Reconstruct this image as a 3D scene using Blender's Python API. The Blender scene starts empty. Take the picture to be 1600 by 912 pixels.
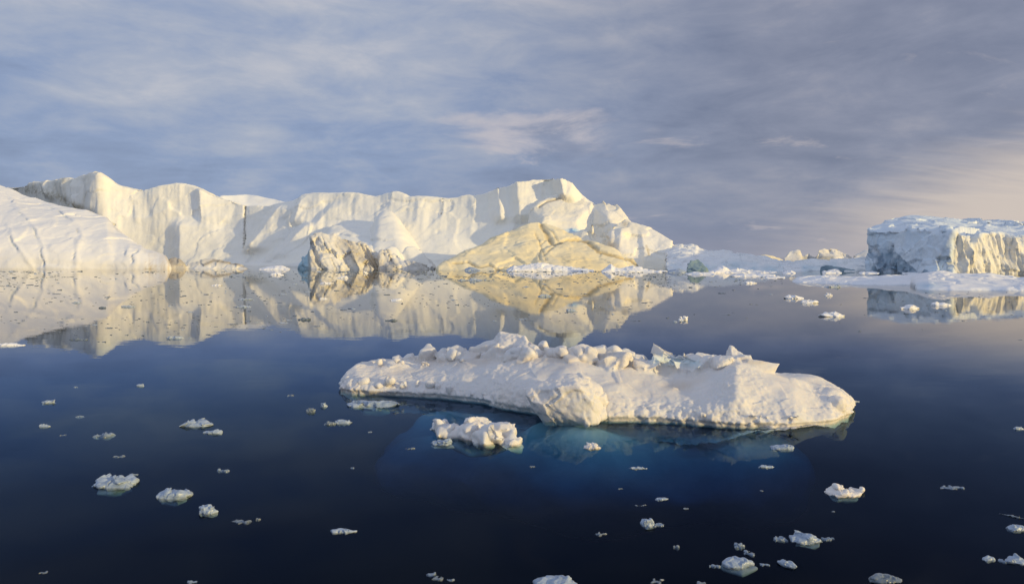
import bpy, bmesh, math, random
import numpy as np
from mathutils import Vector

# ------------------------------------------------------------------ camera
SC = bpy.context.scene
COL = SC.collection
F = 1600 * 24 / 36.0          # focal length in photo pixels
HOR, EYE = 402.0, 4.0         # horizon row, eye height in metres
cam_data = bpy.data.cameras.new('camera')
cam_data.lens = 24
cam_data.sensor_width = 36
cam_data.shift_y = -(456 - HOR) / 1600.0
cam_data.clip_start = 0.1
cam_data.clip_end = 60000
cam = bpy.data.objects.new('camera', cam_data)
cam.location = (0, 0, EYE)
cam.rotation_euler = (math.radians(90), 0, 0)
COL.objects.link(cam)
SC.camera = cam

# ------------------------------------------------------------------ light
SUN_AZ, SUN_EL = math.radians(56), math.radians(8.5)      # azimuth: from behind the camera towards the right
to_sun = Vector((math.sin(SUN_AZ) * math.cos(SUN_EL), -math.cos(SUN_AZ) * math.cos(SUN_EL), math.sin(SUN_EL)))
sl = bpy.data.lights.new('sun', 'SUN')
sl.energy = 3.6
sl.angle = math.radians(0.9)
sl.color = (1.0, 0.765, 0.34)
sun = bpy.data.objects.new('sun', sl)
sun.rotation_euler = to_sun.to_track_quat('Z', 'Y').to_euler()
sun.location = (60, -40, 40)
COL.objects.link(sun)

SC.view_settings.view_transform = 'Standard'
SC.view_settings.look = 'None'
SC.view_settings.exposure = 0.0
SC.view_settings.gamma = 1.0
SC.view_settings.use_curve_mapping = False
SC.render.engine = 'CYCLES'
SC.cycles.use_denoising = True
SC.cycles.max_bounces = 8
SC.cycles.diffuse_bounces = 4
SC.cycles.glossy_bounces = 4
SC.cycles.transparent_max_bounces = 8
SC.cycles.caustics_reflective = False
SC.cycles.caustics_refractive = False


class NT:
    """small helper for node trees"""
    def __init__(s, tree):
        s.t = tree
        s.n = tree.nodes
        s.n.clear()

    def add(s, typ, **kw):
        nd = s.n.new(typ)
        for k, v in kw.items():
            setattr(nd, k, v)
        return nd

    def put(s, sock, v):
        if isinstance(v, bpy.types.NodeSocket):
            s.t.links.new(v, sock)
        elif v is not None:
            sock.default_value = v

    def math(s, op, a, b=None, c=None, clamp=False):
        nd = s.add('ShaderNodeMath', operation=op, use_clamp=clamp)
        s.put(nd.inputs[0], a)
        s.put(nd.inputs[1], b)
        s.put(nd.inputs[2], c)
        return nd.outputs[0]

    def ramp01(s, v, lo, hi, smooth=True):
        nd = s.add('ShaderNodeMapRange')
        nd.interpolation_type = 'SMOOTHSTEP' if smooth else 'LINEAR'
        s.put(nd.inputs[0], v)
        nd.inputs[1].default_value = lo
        nd.inputs[2].default_value = hi
        return nd.outputs[0]

    def mix(s, fac, a, b, blend='MIX'):
        nd = s.add('ShaderNodeMix', data_type='RGBA', blend_type=blend)
        s.put(nd.inputs[0], fac)
        s.put(nd.inputs[6], a if not isinstance(a, tuple) else (*a, 1)[:4])
        s.put(nd.inputs[7], b if not isinstance(b, tuple) else (*b, 1)[:4])
        return nd.outputs[2]

    def noise(s, vec, scale, detail=4, rough=0.55, dist=0.0):
        nd = s.add('ShaderNodeTexNoise')
        s.put(nd.inputs['Vector'], vec)
        nd.inputs['Scale'].default_value = scale
        nd.inputs['Detail'].default_value = detail
        nd.inputs['Roughness'].default_value = rough
        nd.inputs['Distortion'].default_value = dist
        return nd.outputs[0]

    def mapping(s, vec, scale=(1, 1, 1), loc=(0, 0, 0), rot=(0, 0, 0)):
        nd = s.add('ShaderNodeMapping')
        s.put(nd.inputs[0], vec)
        nd.inputs[1].default_value = loc
        nd.inputs[2].default_value = rot
        nd.inputs[3].default_value = scale
        return nd.outputs[0]

    def cramp(s, fac, stops):
        nd = s.add('ShaderNodeValToRGB')
        s.put(nd.inputs[0], fac)
        e = nd.color_ramp.elements
        while len(e) < len(stops):
            e.new(0.5)
        for el, (p, c) in zip(e, stops):
            el.position = p
            el.color = (*c, 1) if len(c) == 3 else c
        return nd.outputs[0]


# ------------------------------------------------------------------ world: Nishita sky behind a broken cloud deck
world = bpy.data.worlds.new('World')
SC.world = world
world.use_nodes = True
w = NT(world.node_tree)
tc = w.add('ShaderNodeTexCoord')
sep = w.add('ShaderNodeSeparateXYZ')
w.put(sep.inputs[0], tc.outputs['Generated'])
X, Y_, Z = sep.outputs
zc = w.math('MAXIMUM', Z, 0.0)
den = w.math('ADD', zc, 0.20)
comb = w.add('ShaderNodeCombineXYZ')
w.put(comb.inputs[0], w.math('DIVIDE', X, den))
w.put(comb.inputs[1], w.math('DIVIDE', Y_, den))
deck = w.mapping(comb.outputs[0], scale=(1.05, 1.25, 1), rot=(0, 0, 0.10), loc=(3.1, 1.7, 0))
n_big = w.noise(deck, 0.75, 3, 0.5, 0.3)
n_mid = w.noise(deck, 3.0, 7, 0.56, 0.25)
n_row = w.noise(w.mapping(comb.outputs[0], scale=(0.45, 2.2, 1), rot=(0, 0, -0.12)), 2.6, 5, 0.55, 0.4)
n_lump = w.noise(w.mapping(tc.outputs['Generated'], scale=(1, 1, 3.0), rot=(0, 0.10, 0)), 6.5, 8, 0.62, 0.4)
cl = w.math('ADD', w.math('MULTIPLY', n_big, 0.30), w.math('ADD', w.math('MULTIPLY', n_mid, 0.28), w.math('MULTIPLY', n_lump, 0.42)))
cl = w.ramp01(cl, 0.33, 0.71, False)
elev = w.math('MULTIPLY', w.ramp01(zc, 0.10, 0.34), 0.22)
cl_e = w.math('ADD', cl, elev)
left_c = w.cramp(cl_e, [(0.0, (0.19, 0.245, 0.39)), (0.42, (0.275, 0.35, 0.53)), (0.72, (0.40, 0.445, 0.56)), (1.0, (0.55, 0.555, 0.61))])
right_c = w.cramp(cl, [(0.0, (0.17, 0.20, 0.30)), (0.45, (0.26, 0.285, 0.385)), (0.75, (0.36, 0.365, 0.44)), (1.0, (0.55, 0.51, 0.52))])
azr = w.math('DIVIDE', X, w.math('MAXIMUM', Y_, 0.15))
cc = w.mix(w.ramp01(azr, -0.25, 0.45), left_c, right_c)
# the low bank in the middle is darker; towards the right the horizon clears to a warm glow
low = w.math('SUBTRACT', 1.0, w.ramp01(zc, 0.02, 0.16))
lowmid = w.math('MULTIPLY', low, w.math('MULTIPLY', w.ramp01(azr, -0.35, 0.05), w.math('SUBTRACT', 1.0, w.ramp01(azr, 0.3, 0.6))))
cc = w.mix(w.math('MULTIPLY', lowmid, 0.55), cc, (0.205, 0.245, 0.37))
slope = w.math('SUBTRACT', zc, w.math('MULTIPLY', w.math('SUBTRACT', azr, 0.25), 0.27))
slope = w.math('ADD', slope, w.math('MULTIPLY', w.math('SUBTRACT', n_row, 0.5), 0.12))
warm = w.math('MULTIPLY', w.math('SUBTRACT', 1.0, w.ramp01(slope, -0.06, 0.05)), w.ramp01(azr, 0.22, 0.72))
warm = w.math('MULTIPLY', warm, w.math('SUBTRACT', 1.0, w.ramp01(zc, 0.10, 0.22)))
cc = w.mix(w.math('MULTIPLY', warm, 0.9), cc, (0.68, 0.59, 0.53))
hz = w.math('MULTIPLY', w.math('SUBTRACT', 1.0, w.ramp01(zc, 0.0, 0.05)), 0.35)
cc = w.mix(hz, cc, (0.36, 0.37, 0.44))
# thin sunlit cloud edges
n_edge = w.noise(deck, 1.9, 8, 0.6, 0.6)
edge = w.math('MULTIPLY', w.ramp01(n_edge, 0.60, 0.74), w.ramp01(azr, -0.2, 0.1))
cc = w.mix(w.math('MULTIPLY', edge, 0.42), cc, (0.66, 0.58, 0.57))
# one small cumulus head catching the light above the summit of the wall
ax_ = w.math('DIVIDE', w.math('ADD', w.math('SUBTRACT', azr, 0.035), w.math('MULTIPLY', w.math('SUBTRACT', n_mid, 0.5), 0.25)), 0.10)
ez_ = w.math('DIVIDE', w.math('ADD', w.math('SUBTRACT', zc, 0.178), w.math('MULTIPLY', w.math('SUBTRACT', n_edge, 0.5), 0.13)), 0.026)
rr_ = w.math('ADD', w.math('MULTIPLY', ax_, ax_), w.math('MULTIPLY', ez_, ez_))
puff = w.math('MULTIPLY', w.math('SUBTRACT', 1.0, w.ramp01(rr_, 0.0, 2.6)), w.ramp01(Y_, 0.0, 0.2))
cc = w.mix(w.math('MULTIPLY', puff, w.math('ADD', 0.12, w.math('MULTIPLY', w.ramp01(n_lump, 0.38, 0.62), 0.62))), cc, (0.60, 0.55, 0.57))
# the half of the sky behind the camera, where the sun stands, is brighter
back = w.ramp01(w.math('MULTIPLY', Y_, -1.0), -0.15, 0.7)
boost = w.math('ADD', 1.0, w.math('MULTIPLY', back, 0.6))
up = w.math('ADD', boost, w.math('MULTIPLY', w.ramp01(zc, 0.5, 0.95), 0.35))
vm = w.add('ShaderNodeVectorMath', operation='SCALE')
w.put(vm.inputs[0], w.mix(back, cc, w.mix(1.0, cc, (0.96, 1.0, 1.0), 'MULTIPLY')))
w.put(vm.inputs[3], up)
bg_cloud = w.add('ShaderNodeBackground')
w.put(bg_cloud.inputs[0], vm.outputs[0])
bg_cloud.inputs[1].default_value = 1.0
sky = w.add('ShaderNodeTexSky', sky_type='NISHITA')
sky.sun_disc = False
sky.sun_elevation = SUN_EL
sky.sun_rotation = math.pi - SUN_AZ
bg_sky = w.add('ShaderNodeBackground')
w.put(bg_sky.inputs[0], sky.outputs[0])
bg_sky.inputs[1].default_value = 0.10
ms = w.add('ShaderNodeMixShader')
ms.inputs[0].default_value = 0.93
w.put(ms.inputs[1], bg_sky.outputs[0])
w.put(ms.inputs[2], bg_cloud.outputs[0])
wo = w.add('ShaderNodeOutputWorld')
w.put(wo.inputs[0], ms.outputs[0])


# ------------------------------------------------------------------ numpy noise
def _hash(ix, iy, iz, seed):
    h = (ix.astype(np.int64) * 374761393 + iy.astype(np.int64) * 668265263 + iz.astype(np.int64) * 2147483647 + seed * 1274126177) & 0xffffffff
    h = ((h ^ (h >> 13)) * 1274126177) & 0xffffffff
    h = ((h ^ (h >> 16)) * 2246822519) & 0xffffffff
    return ((h ^ (h >> 15)) & 0xffffff) / float(0xffffff)


def vnoise(p, seed=0):
    i = np.floor(p).astype(np.int64)
    f = p - i
    u = f * f * f * (f * (f * 6 - 15) + 10)
    r = 0
    for dx in (0, 1):
        for dy in (0, 1):
            for dz in (0, 1):
                wgt = (u[:, 0] if dx else 1 - u[:, 0]) * (u[:, 1] if dy else 1 - u[:, 1]) * (u[:, 2] if dz else 1 - u[:, 2])
                r = r + wgt * _hash(i[:, 0] + dx, i[:, 1] + dy, i[:, 2] + dz, seed)
    return r * 2 - 1


def fbm(p, octs=5, gain=0.5, seed=0):
    a, r, q = 1.0, 0, p.copy()
    for k in range(octs):
        r = r + a * vnoise(q, seed + k * 7)
        q = q * 2.03 + 11.3
        a *= gain
    return r


def ridged(p, octs=4, gain=0.5, seed=0):
    a, r, q = 1.0, 0, p.copy()
    for k in range(octs):
        r = r + a * (1 - 2 * np.abs(vnoise(q, seed + k * 5)))
        q = q * 2.1 + 5.7
        a *= gain
    return r


def worley(p, seed=0):
    """F1, F2, and a facet value: a random tilted plane per cell"""
    i = np.floor(p).astype(np.int64)
    n = len(p)
    f1 = np.full(n, 9.0)
    f2 = np.full(n, 9.0)
    fac = np.zeros(n)
    for dx in (-1, 0, 1):
        for dy in (-1, 0, 1):
            for dz in (-1, 0, 1):
                c = i + np.array([dx, dy, dz])
                h = [_hash(c[:, 0], c[:, 1], c[:, 2], seed + s) for s in (1, 2, 3, 4, 5, 6, 7)]
                d = p - (c + np.stack(h[:3], 1))
                r = np.sqrt((d * d).sum(1))
                tilt = (d * (np.stack(h[3:6], 1) * 2 - 1)).sum(1) * 1.2 + (h[6] - 0.5) * 0.6
                near = r < f1
                f2 = np.where(near, f1, np.minimum(f2, r))
                fac = np.where(near, tilt, fac)
                f1 = np.where(near, r, f1)
    return f1, f2, fac


def sm(a, b, v):
    t = np.clip((v - a) / (b - a), 0, 1)
    return t * t * (3 - 2 * t)


# ------------------------------------------------------------------ geometry helpers
def P(px, py, Y):
    """a point of the place: bearing px and sight line py, standing Y metres away; py None = under water"""
    return ((px - 800) * Y / F, Y, (EYE + (HOR - py) / F * Y) if py is not None else -3.0)


def hull(pts):
    bm = bmesh.new()
    for p in pts:
        bm.verts.new(p)
    r = bmesh.ops.convex_hull(bm, input=bm.verts[:])
    junk = [e for e in r['geom_interior'] if isinstance(e, bmesh.types.BMVert)]
    if junk:
        bmesh.ops.delete(bm, geom=junk, context='VERTS')
    bmesh.ops.recalc_face_normals(bm, faces=bm.faces[:])
    bm.verts.index_update()
    v = [tuple(q.co) for q in bm.verts]
    f = [[q.index for q in fc.verts] for fc in bm.faces]
    bm.free()
    return v, f


def hpx(tops, base):
    """hull from (px, py, Y) tops and (px, Y) base points under the water"""
    return hull([P(*t) for t in tops] + [P(b[0], None, b[1]) for b in base])


def tent(nodes, nu=200, nf=24, nb=16, bottom=-3.0, bpow=3.0):
    """long ridge: nodes (px, py crest, Y crest, Y front foot, Y back foot, p): front rises as t**p, back falls as 1-t**bpow"""
    a = np.array(nodes, float)
    u = np.interp(np.linspace(0, 1, nu), np.linspace(0, 1, len(a)), a[:, 0])
    u = np.unique(np.concatenate([u, np.linspace(a[0, 0], a[-1, 0], nu)]))
    c = [np.interp(u, a[:, 0], a[:, k]) for k in range(1, 6)]
    V, prof = [], None
    for k, px in enumerate(u):
        py, yc, yf, yb, p = [q[k] for q in c]
        z = max(EYE + (HOR - py) / F * yc, 0.02)
        col = [(yf, bottom)]
        for t in np.linspace(0, 1, nf):
            col.append((yf + (yc - yf) * t, z * t ** p))
        for t in np.linspace(0, 1, nb)[1:]:
            col.append((yc + (yb - yc) * t, z * (1 - t ** bpow)))
        col.append((yb, bottom))
        prof = len(col)
        V += [((px - 800) * y / F, y, zz) for y, zz in col]
    n = len(u)
    Fc = []
    for i in range(n - 1):
        for j in range(prof):
            j2 = (j + 1) % prof
            Fc.append([i * prof + j, (i + 1) * prof + j, (i + 1) * prof + j2, i * prof + j2])
    Fc.append(list(range(prof)))
    Fc.append([(n - 1) * prof + j for j in range(prof)][::-1])
    return V, Fc


def blob(c, size, rnd, n=16, rot=None, spread=0.25):
    """angular block of ice: hull of jittered points on an ellipsoid"""
    pts = []
    for k in range(n):
        zz = 1 - 2 * (k + 0.5) / n
        th = k * 2.39996 + rnd.uniform(-.5, .5)
        r = math.sqrt(max(0, 1 - zz * zz))
        s = 1 + rnd.uniform(-spread, spread)
        v = Vector((r * math.cos(th) * s * size[0], r * math.sin(th) * s * size[1], zz * s * size[2]))
        if rot:
            from mathutils import Euler
            v.rotate(Euler(rot))
        pts.append((c[0] + v.x, c[1] + v.y, c[2] + v.z))
    return hull(pts)


def shard(c, size, rnd, rot=None, jit=.5):
    """angular slab: hull of a jittered box"""
    from mathutils import Euler
    pts = []
    for sx in (-1, 1):
        for sy in (-1, 1):
            for sz in (-1, 1):
                for q in range(1 if rnd.random() < .6 else 2):
                    v = Vector((sx * size[0] * (1 - rnd.random() * jit * 1.6), sy * size[1] * (1 - rnd.random() * jit * 1.6), sz * size[2] * (1 - rnd.random() * jit)))
                    if rot:
                        v.rotate(Euler(rot))
                    pts.append((c[0] + v.x, c[1] + v.y, c[2] + v.z))
    return hull(pts)


def join(prims):
    V, Fc = [], []
    for v, f in prims:
        o = len(V)
        V += list(v)
        Fc += [[i + o for i in q] for q in f]
    return V, Fc


def remesh(prims, voxel):
    V, Fc = join(prims)
    me = bpy.data.meshes.new('tmp')
    me.from_pydata(V, [], Fc)
    bm = bmesh.new()
    bm.from_mesh(me)
    bmesh.ops.recalc_face_normals(bm, faces=bm.faces[:])
    bm.to_mesh(me)
    bm.free()
    ob = bpy.data.objects.new('tmp', me)
    COL.objects.link(ob)
    m = ob.modifiers.new('r', 'REMESH')
    m.mode = 'VOXEL'
    m.voxel_size = voxel
    dg = bpy.context.evaluated_depsgraph_get()
    out = bpy.data.meshes.new_from_object(ob.evaluated_get(dg))
    bpy.data.objects.remove(ob)
    bpy.data.meshes.remove(me)
    return out


def get_co(me):
    a = np.empty(len(me.vertices) * 3, np.float32)
    me.vertices.foreach_get('co', a)
    return a.reshape(-1, 3).astype(float)


def set_co(me, co):
    me.vertices.foreach_set('co', co.astype(np.float32).ravel())
    me.update()


def get_no(me):
    a = np.empty(len(me.vertices) * 3, np.float32)
    me.vertices.foreach_get('vector' if False else 'normal', a)
    return a.reshape(-1, 3).astype(float)


def laplacian(me, k):
    e = np.empty(len(me.edges) * 2, np.int32)
    me.edges.foreach_get('vertices', e)
    e = e.reshape(-1, 2)
    co = get_co(me)
    deg = np.bincount(e.ravel(), minlength=len(co)).astype(float)
    for _ in range(k):
        s = np.zeros_like(co)
        for ax in range(3):
            s[:, ax] = np.bincount(e[:, 0], co[e[:, 1], ax], len(co)) + np.bincount(e[:, 1], co[e[:, 0], ax], len(co))
        co = 0.5 * co + 0.5 * s / np.maximum(deg, 1)[:, None]
    set_co(me, co)


def attr(me, name, val):
    a = me.attributes.new(name, 'FLOAT', 'POINT')
    a.data.foreach_set('value', np.asarray(val, np.float32))


def pxy(co):
    y = np.maximum(co[:, 1], 0.5)
    return 800 + co[:, 0] / y * F, HOR - (co[:, 2] - EYE) / y * F


def ridge(px, py, x0, y0, x1, y1, wl, wr, amp, soft=8):
    t = (py - y0)
    e = x0 + (x1 - x0) * np.clip(t / (y1 - y0), -.3, 1.3)
    d = px - e
    v = np.where(d < 0, np.clip(1 + d / wl, 0, 1), np.clip(1 - d / wr, 0, 1))
    return amp * v * sm(y0 - soft, y0 + soft, py) * (1 - sm(y1 - soft, y1 + soft, py))


def pdist(px, py, pl):
    best = np.full(len(px), 1e9)
    for (ax, ay), (bx, by) in zip(pl[:-1], pl[1:]):
        dx, dy = bx - ax, by - ay
        t = np.clip(((px - ax) * dx + (py - ay) * dy) / (dx * dx + dy * dy + 1e-9), 0, 1)
        best = np.minimum(best, np.hypot(px - ax - t * dx, py - ay - t * dy))
    return best


def inpoly(px, py, poly):
    ins = np.zeros(len(px), bool)
    for (ax, ay), (bx, by) in zip(poly, poly[1:] + poly[:1]):
        c = ((ay > py) != (by > py)) & (px < (bx - ax) * (py - ay) / ((by - ay) + 1e-9) + ax)
        ins ^= c
    return ins


def finish(name, me, mat, label=None, cat=None, group=None, parent=None, origin=None, smooth=True):
    """link a mesh given in world coordinates as one object with its origin at its base"""
    co = get_co(me)
    if origin is None:
        mid = (co.min(0) + co.max(0)) / 2
        origin = (mid[0], mid[1], 0.0)
    base = np.array(origin, float)
    set_co(me, co - base)
    me.polygons.foreach_set('use_smooth', np.full(len(me.polygons), smooth))
    me.materials.clear()
    me.materials.append(mat)
    me.name = name
    o = bpy.data.objects.new(name, me)
    COL.objects.link(o)
    if parent is not None:
        o.parent = parent
        o.location = Vector(origin) - parent.location
    else:
        o.location = origin
    if label:
        o['label'] = label
    if cat:
        o['category'] = cat
    if group:
        o['group'] = group
    return o


# ------------------------------------------------------------------ materials
def ice_mat(name, base=(0.84, 0.86, 0.88), alt=(0.80, 0.84, 0.88), dirt=(0.34, 0.28, 0.20), rough=0.65, nscale=0.15,
            streak=None, bump=0.3, bscale=2.0, auto_dirt=0.0, sss=0.0, sss_scale=0.2, bdist=0.1, spec=0.25, blue=(0.30, 0.50, 0.60)):
    m = bpy.data.materials.new(name)
    m.use_nodes = True
    t = NT(m.node_tree)
    tcn = t.add('ShaderNodeTexCoord').outputs['Object']
    n1 = t.noise(tcn, nscale, 5, 0.6, 0.4)
    col = t.mix(t.ramp01(n1, 0.35, 0.68), base, alt)
    if streak:
        n2 = t.noise(t.mapping(tcn, scale=(1, 1, 0.12)), streak, 5, 0.6)
        col = t.mix(t.math('MULTIPLY', t.ramp01(n2, 0.45, 0.75), 0.07), col, tuple(c * 0.82 for c in base))
    at = t.add('ShaderNodeAttribute', attribute_name='dirt').outputs['Fac']
    n3 = t.noise(tcn, nscale * 6, 6, 0.65, 0.5)
    dm = t.math('MULTIPLY', at, t.math('ADD', 0.35, t.math('MULTIPLY', n3, 1.3)), clamp=True)
    if auto_dirt:
        n4 = t.noise(t.mapping(tcn, scale=(1, 1, 1.6), rot=(0.3, 0.2, 0)), nscale * 1.7, 7, 0.68, 1.2)
        dm = t.math('MAXIMUM', dm, t.math('MULTIPLY', t.ramp01(n4, 0.55, 0.78), auto_dirt))
    col = t.mix(dm, col, dirt)
    ast = t.add('ShaderNodeAttribute', attribute_name='sun_tint').outputs['Fac']
    col = t.mix(ast, col, (0.84, 0.74, 0.54))  # warm sunlight mixed into the ice colour
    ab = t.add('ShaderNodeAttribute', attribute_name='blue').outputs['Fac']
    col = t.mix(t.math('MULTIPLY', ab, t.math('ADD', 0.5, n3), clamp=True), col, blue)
    b = t.add('ShaderNodeBsdfPrincipled')
    t.put(b.inputs['Base Color'], col)
    b.inputs['Roughness'].default_value = rough
    b.inputs['Specular IOR Level'].default_value = spec
    if sss:
        b.inputs['Subsurface Weight'].default_value = sss
        b.inputs['Subsurface Radius'].default_value = (0.8, 1.0, 1.25)
        b.inputs['Subsurface Scale'].default_value = sss_scale
    nb_ = t.noise(tcn, bscale, 6, 0.62)
    bp = t.add('ShaderNodeBump')
    bp.inputs['Strength'].default_value = bump
    bp.inputs['Distance'].default_value = bdist
    t.put(bp.inputs['Height'], nb_)
    t.put(b.inputs['Normal'], bp.outputs[0])
    o = t.add('ShaderNodeOutputMaterial')
    t.put(o.inputs[0], b.outputs[0])
    return m


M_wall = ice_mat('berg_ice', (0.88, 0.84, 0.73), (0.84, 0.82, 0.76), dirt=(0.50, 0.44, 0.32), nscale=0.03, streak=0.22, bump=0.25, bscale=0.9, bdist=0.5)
M_snow = ice_mat('snow_slope', (0.84, 0.82, 0.79), (0.80, 0.79, 0.78), dirt=(0.55, 0.44, 0.27), nscale=0.03, bump=0.25, bscale=0.8, bdist=0.4)
M_gold = ice_mat('sunlit_berg_ice', (0.84, 0.72, 0.46), (0.84, 0.76, 0.56), dirt=(0.50, 0.40, 0.23), nscale=0.06, bump=0.35, bscale=0.9, bdist=0.5, auto_dirt=0.18)  # yellow of direct sun put into the base colour
M_dirty = ice_mat('silty_berg_ice', (0.76, 0.72, 0.63), (0.78, 0.76, 0.72), dirt=(0.34, 0.29, 0.22), nscale=0.10, streak=0.35, bump=0.4, bscale=1.0, bdist=0.5, auto_dirt=0.10)
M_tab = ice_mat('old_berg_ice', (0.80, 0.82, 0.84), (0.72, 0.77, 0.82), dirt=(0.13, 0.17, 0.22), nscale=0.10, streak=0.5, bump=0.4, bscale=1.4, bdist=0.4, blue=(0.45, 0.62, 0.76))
M_far = ice_mat('distant_ice', (0.84, 0.83, 0.80), (0.76, 0.77, 0.77), dirt=(0.30, 0.30, 0.28), nscale=0.06, bump=0.3, bscale=0.8, bdist=0.4, auto_dirt=0.2)
M_teal = ice_mat('glassy_teal_ice', (0.24, 0.33, 0.37), (0.15, 0.23, 0.28), nscale=0.2, rough=0.3, bump=0.3, bscale=1.5, bdist=0.3, spec=0.5)
M_floe = ice_mat('floe_snow', (0.71, 0.67, 0.63), (0.65, 0.635, 0.62), dirt=(0.52, 0.40, 0.27), nscale=0.7, bump=0.35, bscale=14, bdist=0.03, sss=0.35, sss_scale=0.12, blue=(0.50, 0.66, 0.72))
M_small = ice_mat('brash_ice', (0.44, 0.50, 0.58), (0.28, 0.34, 0.42), nscale=1.5, bump=0.4, bscale=12, bdist=0.03, rough=0.5, spec=0.4)
M_near = ice_mat('shaded_wet_brash', (0.36, 0.43, 0.53), (0.20, 0.26, 0.34), nscale=2.2, bump=0.5, bscale=14, bdist=0.03, rough=0.28, spec=0.5)  # boat's shade on near pieces put into a darker, bluer base colour
M_clear = ice_mat('clear_ice', (0.20, 0.24, 0.28), (0.09, 0.115, 0.145), nscale=3.0, bump=0.4, bscale=10, bdist=0.02, rough=0.25, spec=0.5)
M_under = ice_mat('submerged_ice', (0.52, 0.60, 0.58), (0.36, 0.44, 0.45), nscale=0.6, bump=0.4, bscale=4, bdist=0.05)

M_foot = ice_mat('sunken_ice', (0.22, 0.27, 0.31), (0.12, 0.16, 0.20), nscale=2.0, bump=0.4, bscale=6, bdist=0.04)
M_wet = ice_mat('half_melted_ice', (0.24, 0.30, 0.38), (0.10, 0.14, 0.20), nscale=2.5, bump=0.4, bscale=12, bdist=0.03, rough=0.2, spec=0.5)


def water_mats():
    m = bpy.data.materials.new('sea_water')
    m.use_nodes = True
    t = NT(m.node_tree)
    geo = t.add('ShaderNodeNewGeometry')
    dot = t.add('ShaderNodeVectorMath', operation='DOT_PRODUCT')
    t.put(dot.inputs[0], geo.outputs['Normal'])
    t.put(dot.inputs[1], geo.outputs['Incoming'])
    c = t.math('ABSOLUTE', dot.outputs['Value'])
    R = t.cramp(c, [(0.0, (.95, .95, .95)), (0.035, (.81, .79, .75)), (0.06, (.71, .69, .66)), (0.09, (.55, .55, .56)), (0.12, (.33, .39, .50)), (0.147, (.20, .27, .38)),
                    (0.20, (.10, .145, .215)), (0.27, (.043, .062, .098)), (0.35, (.020, .028, .046)), (0.42, (.014, .019, .029))])
    tcn = t.add('ShaderNodeTexCoord').outputs['Object']
    nw = t.noise(t.mapping(tcn, scale=(0.5, 1.0, 1), rot=(0, 0, 0.2)), 0.9, 3, 0.5)
    nw2 = t.noise(t.mapping(tcn, scale=(0.6, 1.0, 1)), 2.6, 2, 0.5)
    patch = t.noise(tcn, 0.05, 3, 0.5)
    hgt = t.math('ADD', t.math('MULTIPLY', nw, 0.026), t.math('MULTIPLY', t.math('MULTIPLY', nw2, 0.004), t.ramp01(patch, 0.35, 0.7)))
    bp = t.add('ShaderNodeBump')
    bp.inputs['Strength'].default_value = 1.0
    bp.inputs['Distance'].default_value = 0.09
    t.put(bp.inputs['Height'], hgt)
    gl = t.add('ShaderNodeBsdfGlossy')
    t.put(gl.inputs['Color'], R)
    gl.inputs['Roughness'].default_value = 0.015
    t.put(gl.inputs['Normal'], bp.outputs[0])
    tr = t.add('ShaderNodeBsdfTransparent')
    inv = t.add('ShaderNodeInvert')
    t.put(inv.inputs['Color'], R)
    t.put(tr.inputs['Color'], inv.outputs[0])
    mx = t.add('ShaderNodeAddShader')
    t.put(mx.inputs[0], tr.outputs[0])
    t.put(mx.inputs[1], gl.outputs[0])
    va = t.add('ShaderNodeVolumeAbsorption')
    va.inputs['Color'].default_value = (0.10, 0.52, 0.70, 1)
    va.inputs['Density'].default_value = 1.3
    o = t.add('ShaderNodeOutputMaterial')
    t.put(o.inputs['Surface'], mx.outputs[0])
    t.put(o.inputs['Volume'], va.outputs[0])
    d = bpy.data.materials.new('deep_water')
    d.use_nodes = True
    t = NT(d.node_tree)
    b = t.add('ShaderNodeBsdfDiffuse')
    b.inputs[0].default_value = (0.004, 0.011, 0.024, 1)
    o = t.add('ShaderNodeOutputMaterial')
    t.put(o.inputs[0], b.outputs[0])
    return m, d


# ------------------------------------------------------------------ sea
def sea():
    S, D = 15000.0, 9.0
    me = bpy.data.meshes.new('sea')
    v = [(-S, -S, 0), (S, -S, 0), (S, S, 0), (-S, S, 0), (-S, -S, -D), (S, -S, -D), (S, S, -D), (-S, S, -D)]
    f = [(0, 1, 2, 3), (7, 6, 5, 4), (0, 4, 5, 1), (1, 5, 6, 2), (2, 6, 7, 3), (3, 7, 4, 0)]
    me.from_pydata(v, [], f)
    a, b = water_mats()
    me.materials.append(a)
    me.materials.append(b)
    for i, p in enumerate(me.polygons):
        p.material_index = 0 if i == 0 else 1
    o = bpy.data.objects.new('water', me)
    o['kind'] = 'structure'
    o['label'] = 'calm dark blue sea mirroring the icebergs'
    COL.objects.link(o)


sea()


# ------------------------------------------------------------------ icebergs
def rough(me, amps, seed=0, facet=None, zst=1.0, front=None):
    """fbm displacement along normals; amps: (scale, amplitude, octaves); facet: (scale, amplitude)"""
    co, no = get_co(me), get_no(me)
    d = np.zeros(len(co))
    for k, (s, a, oc) in enumerate(amps):
        q = co * s
        q[:, 2] *= zst
        d += a * fbm(q, oc, 0.5, seed + 31 * k)
    if facet:
        for s, a in facet:
            q = co * s + 0.35 * np.stack([vnoise(co * s * 1.7, seed + 91), vnoise(co * s * 1.7, seed + 92), vnoise(co * s * 1.7, seed + 93)], 1)
            d += a * worley(q, seed)[2]
    set_co(me, co + no * d[:, None])


def push(me, d):
    """move the surface towards the viewer's side (-y) by d metres"""
    co = get_co(me)
    co[:, 1] -= d
    set_co(me, co)


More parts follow.
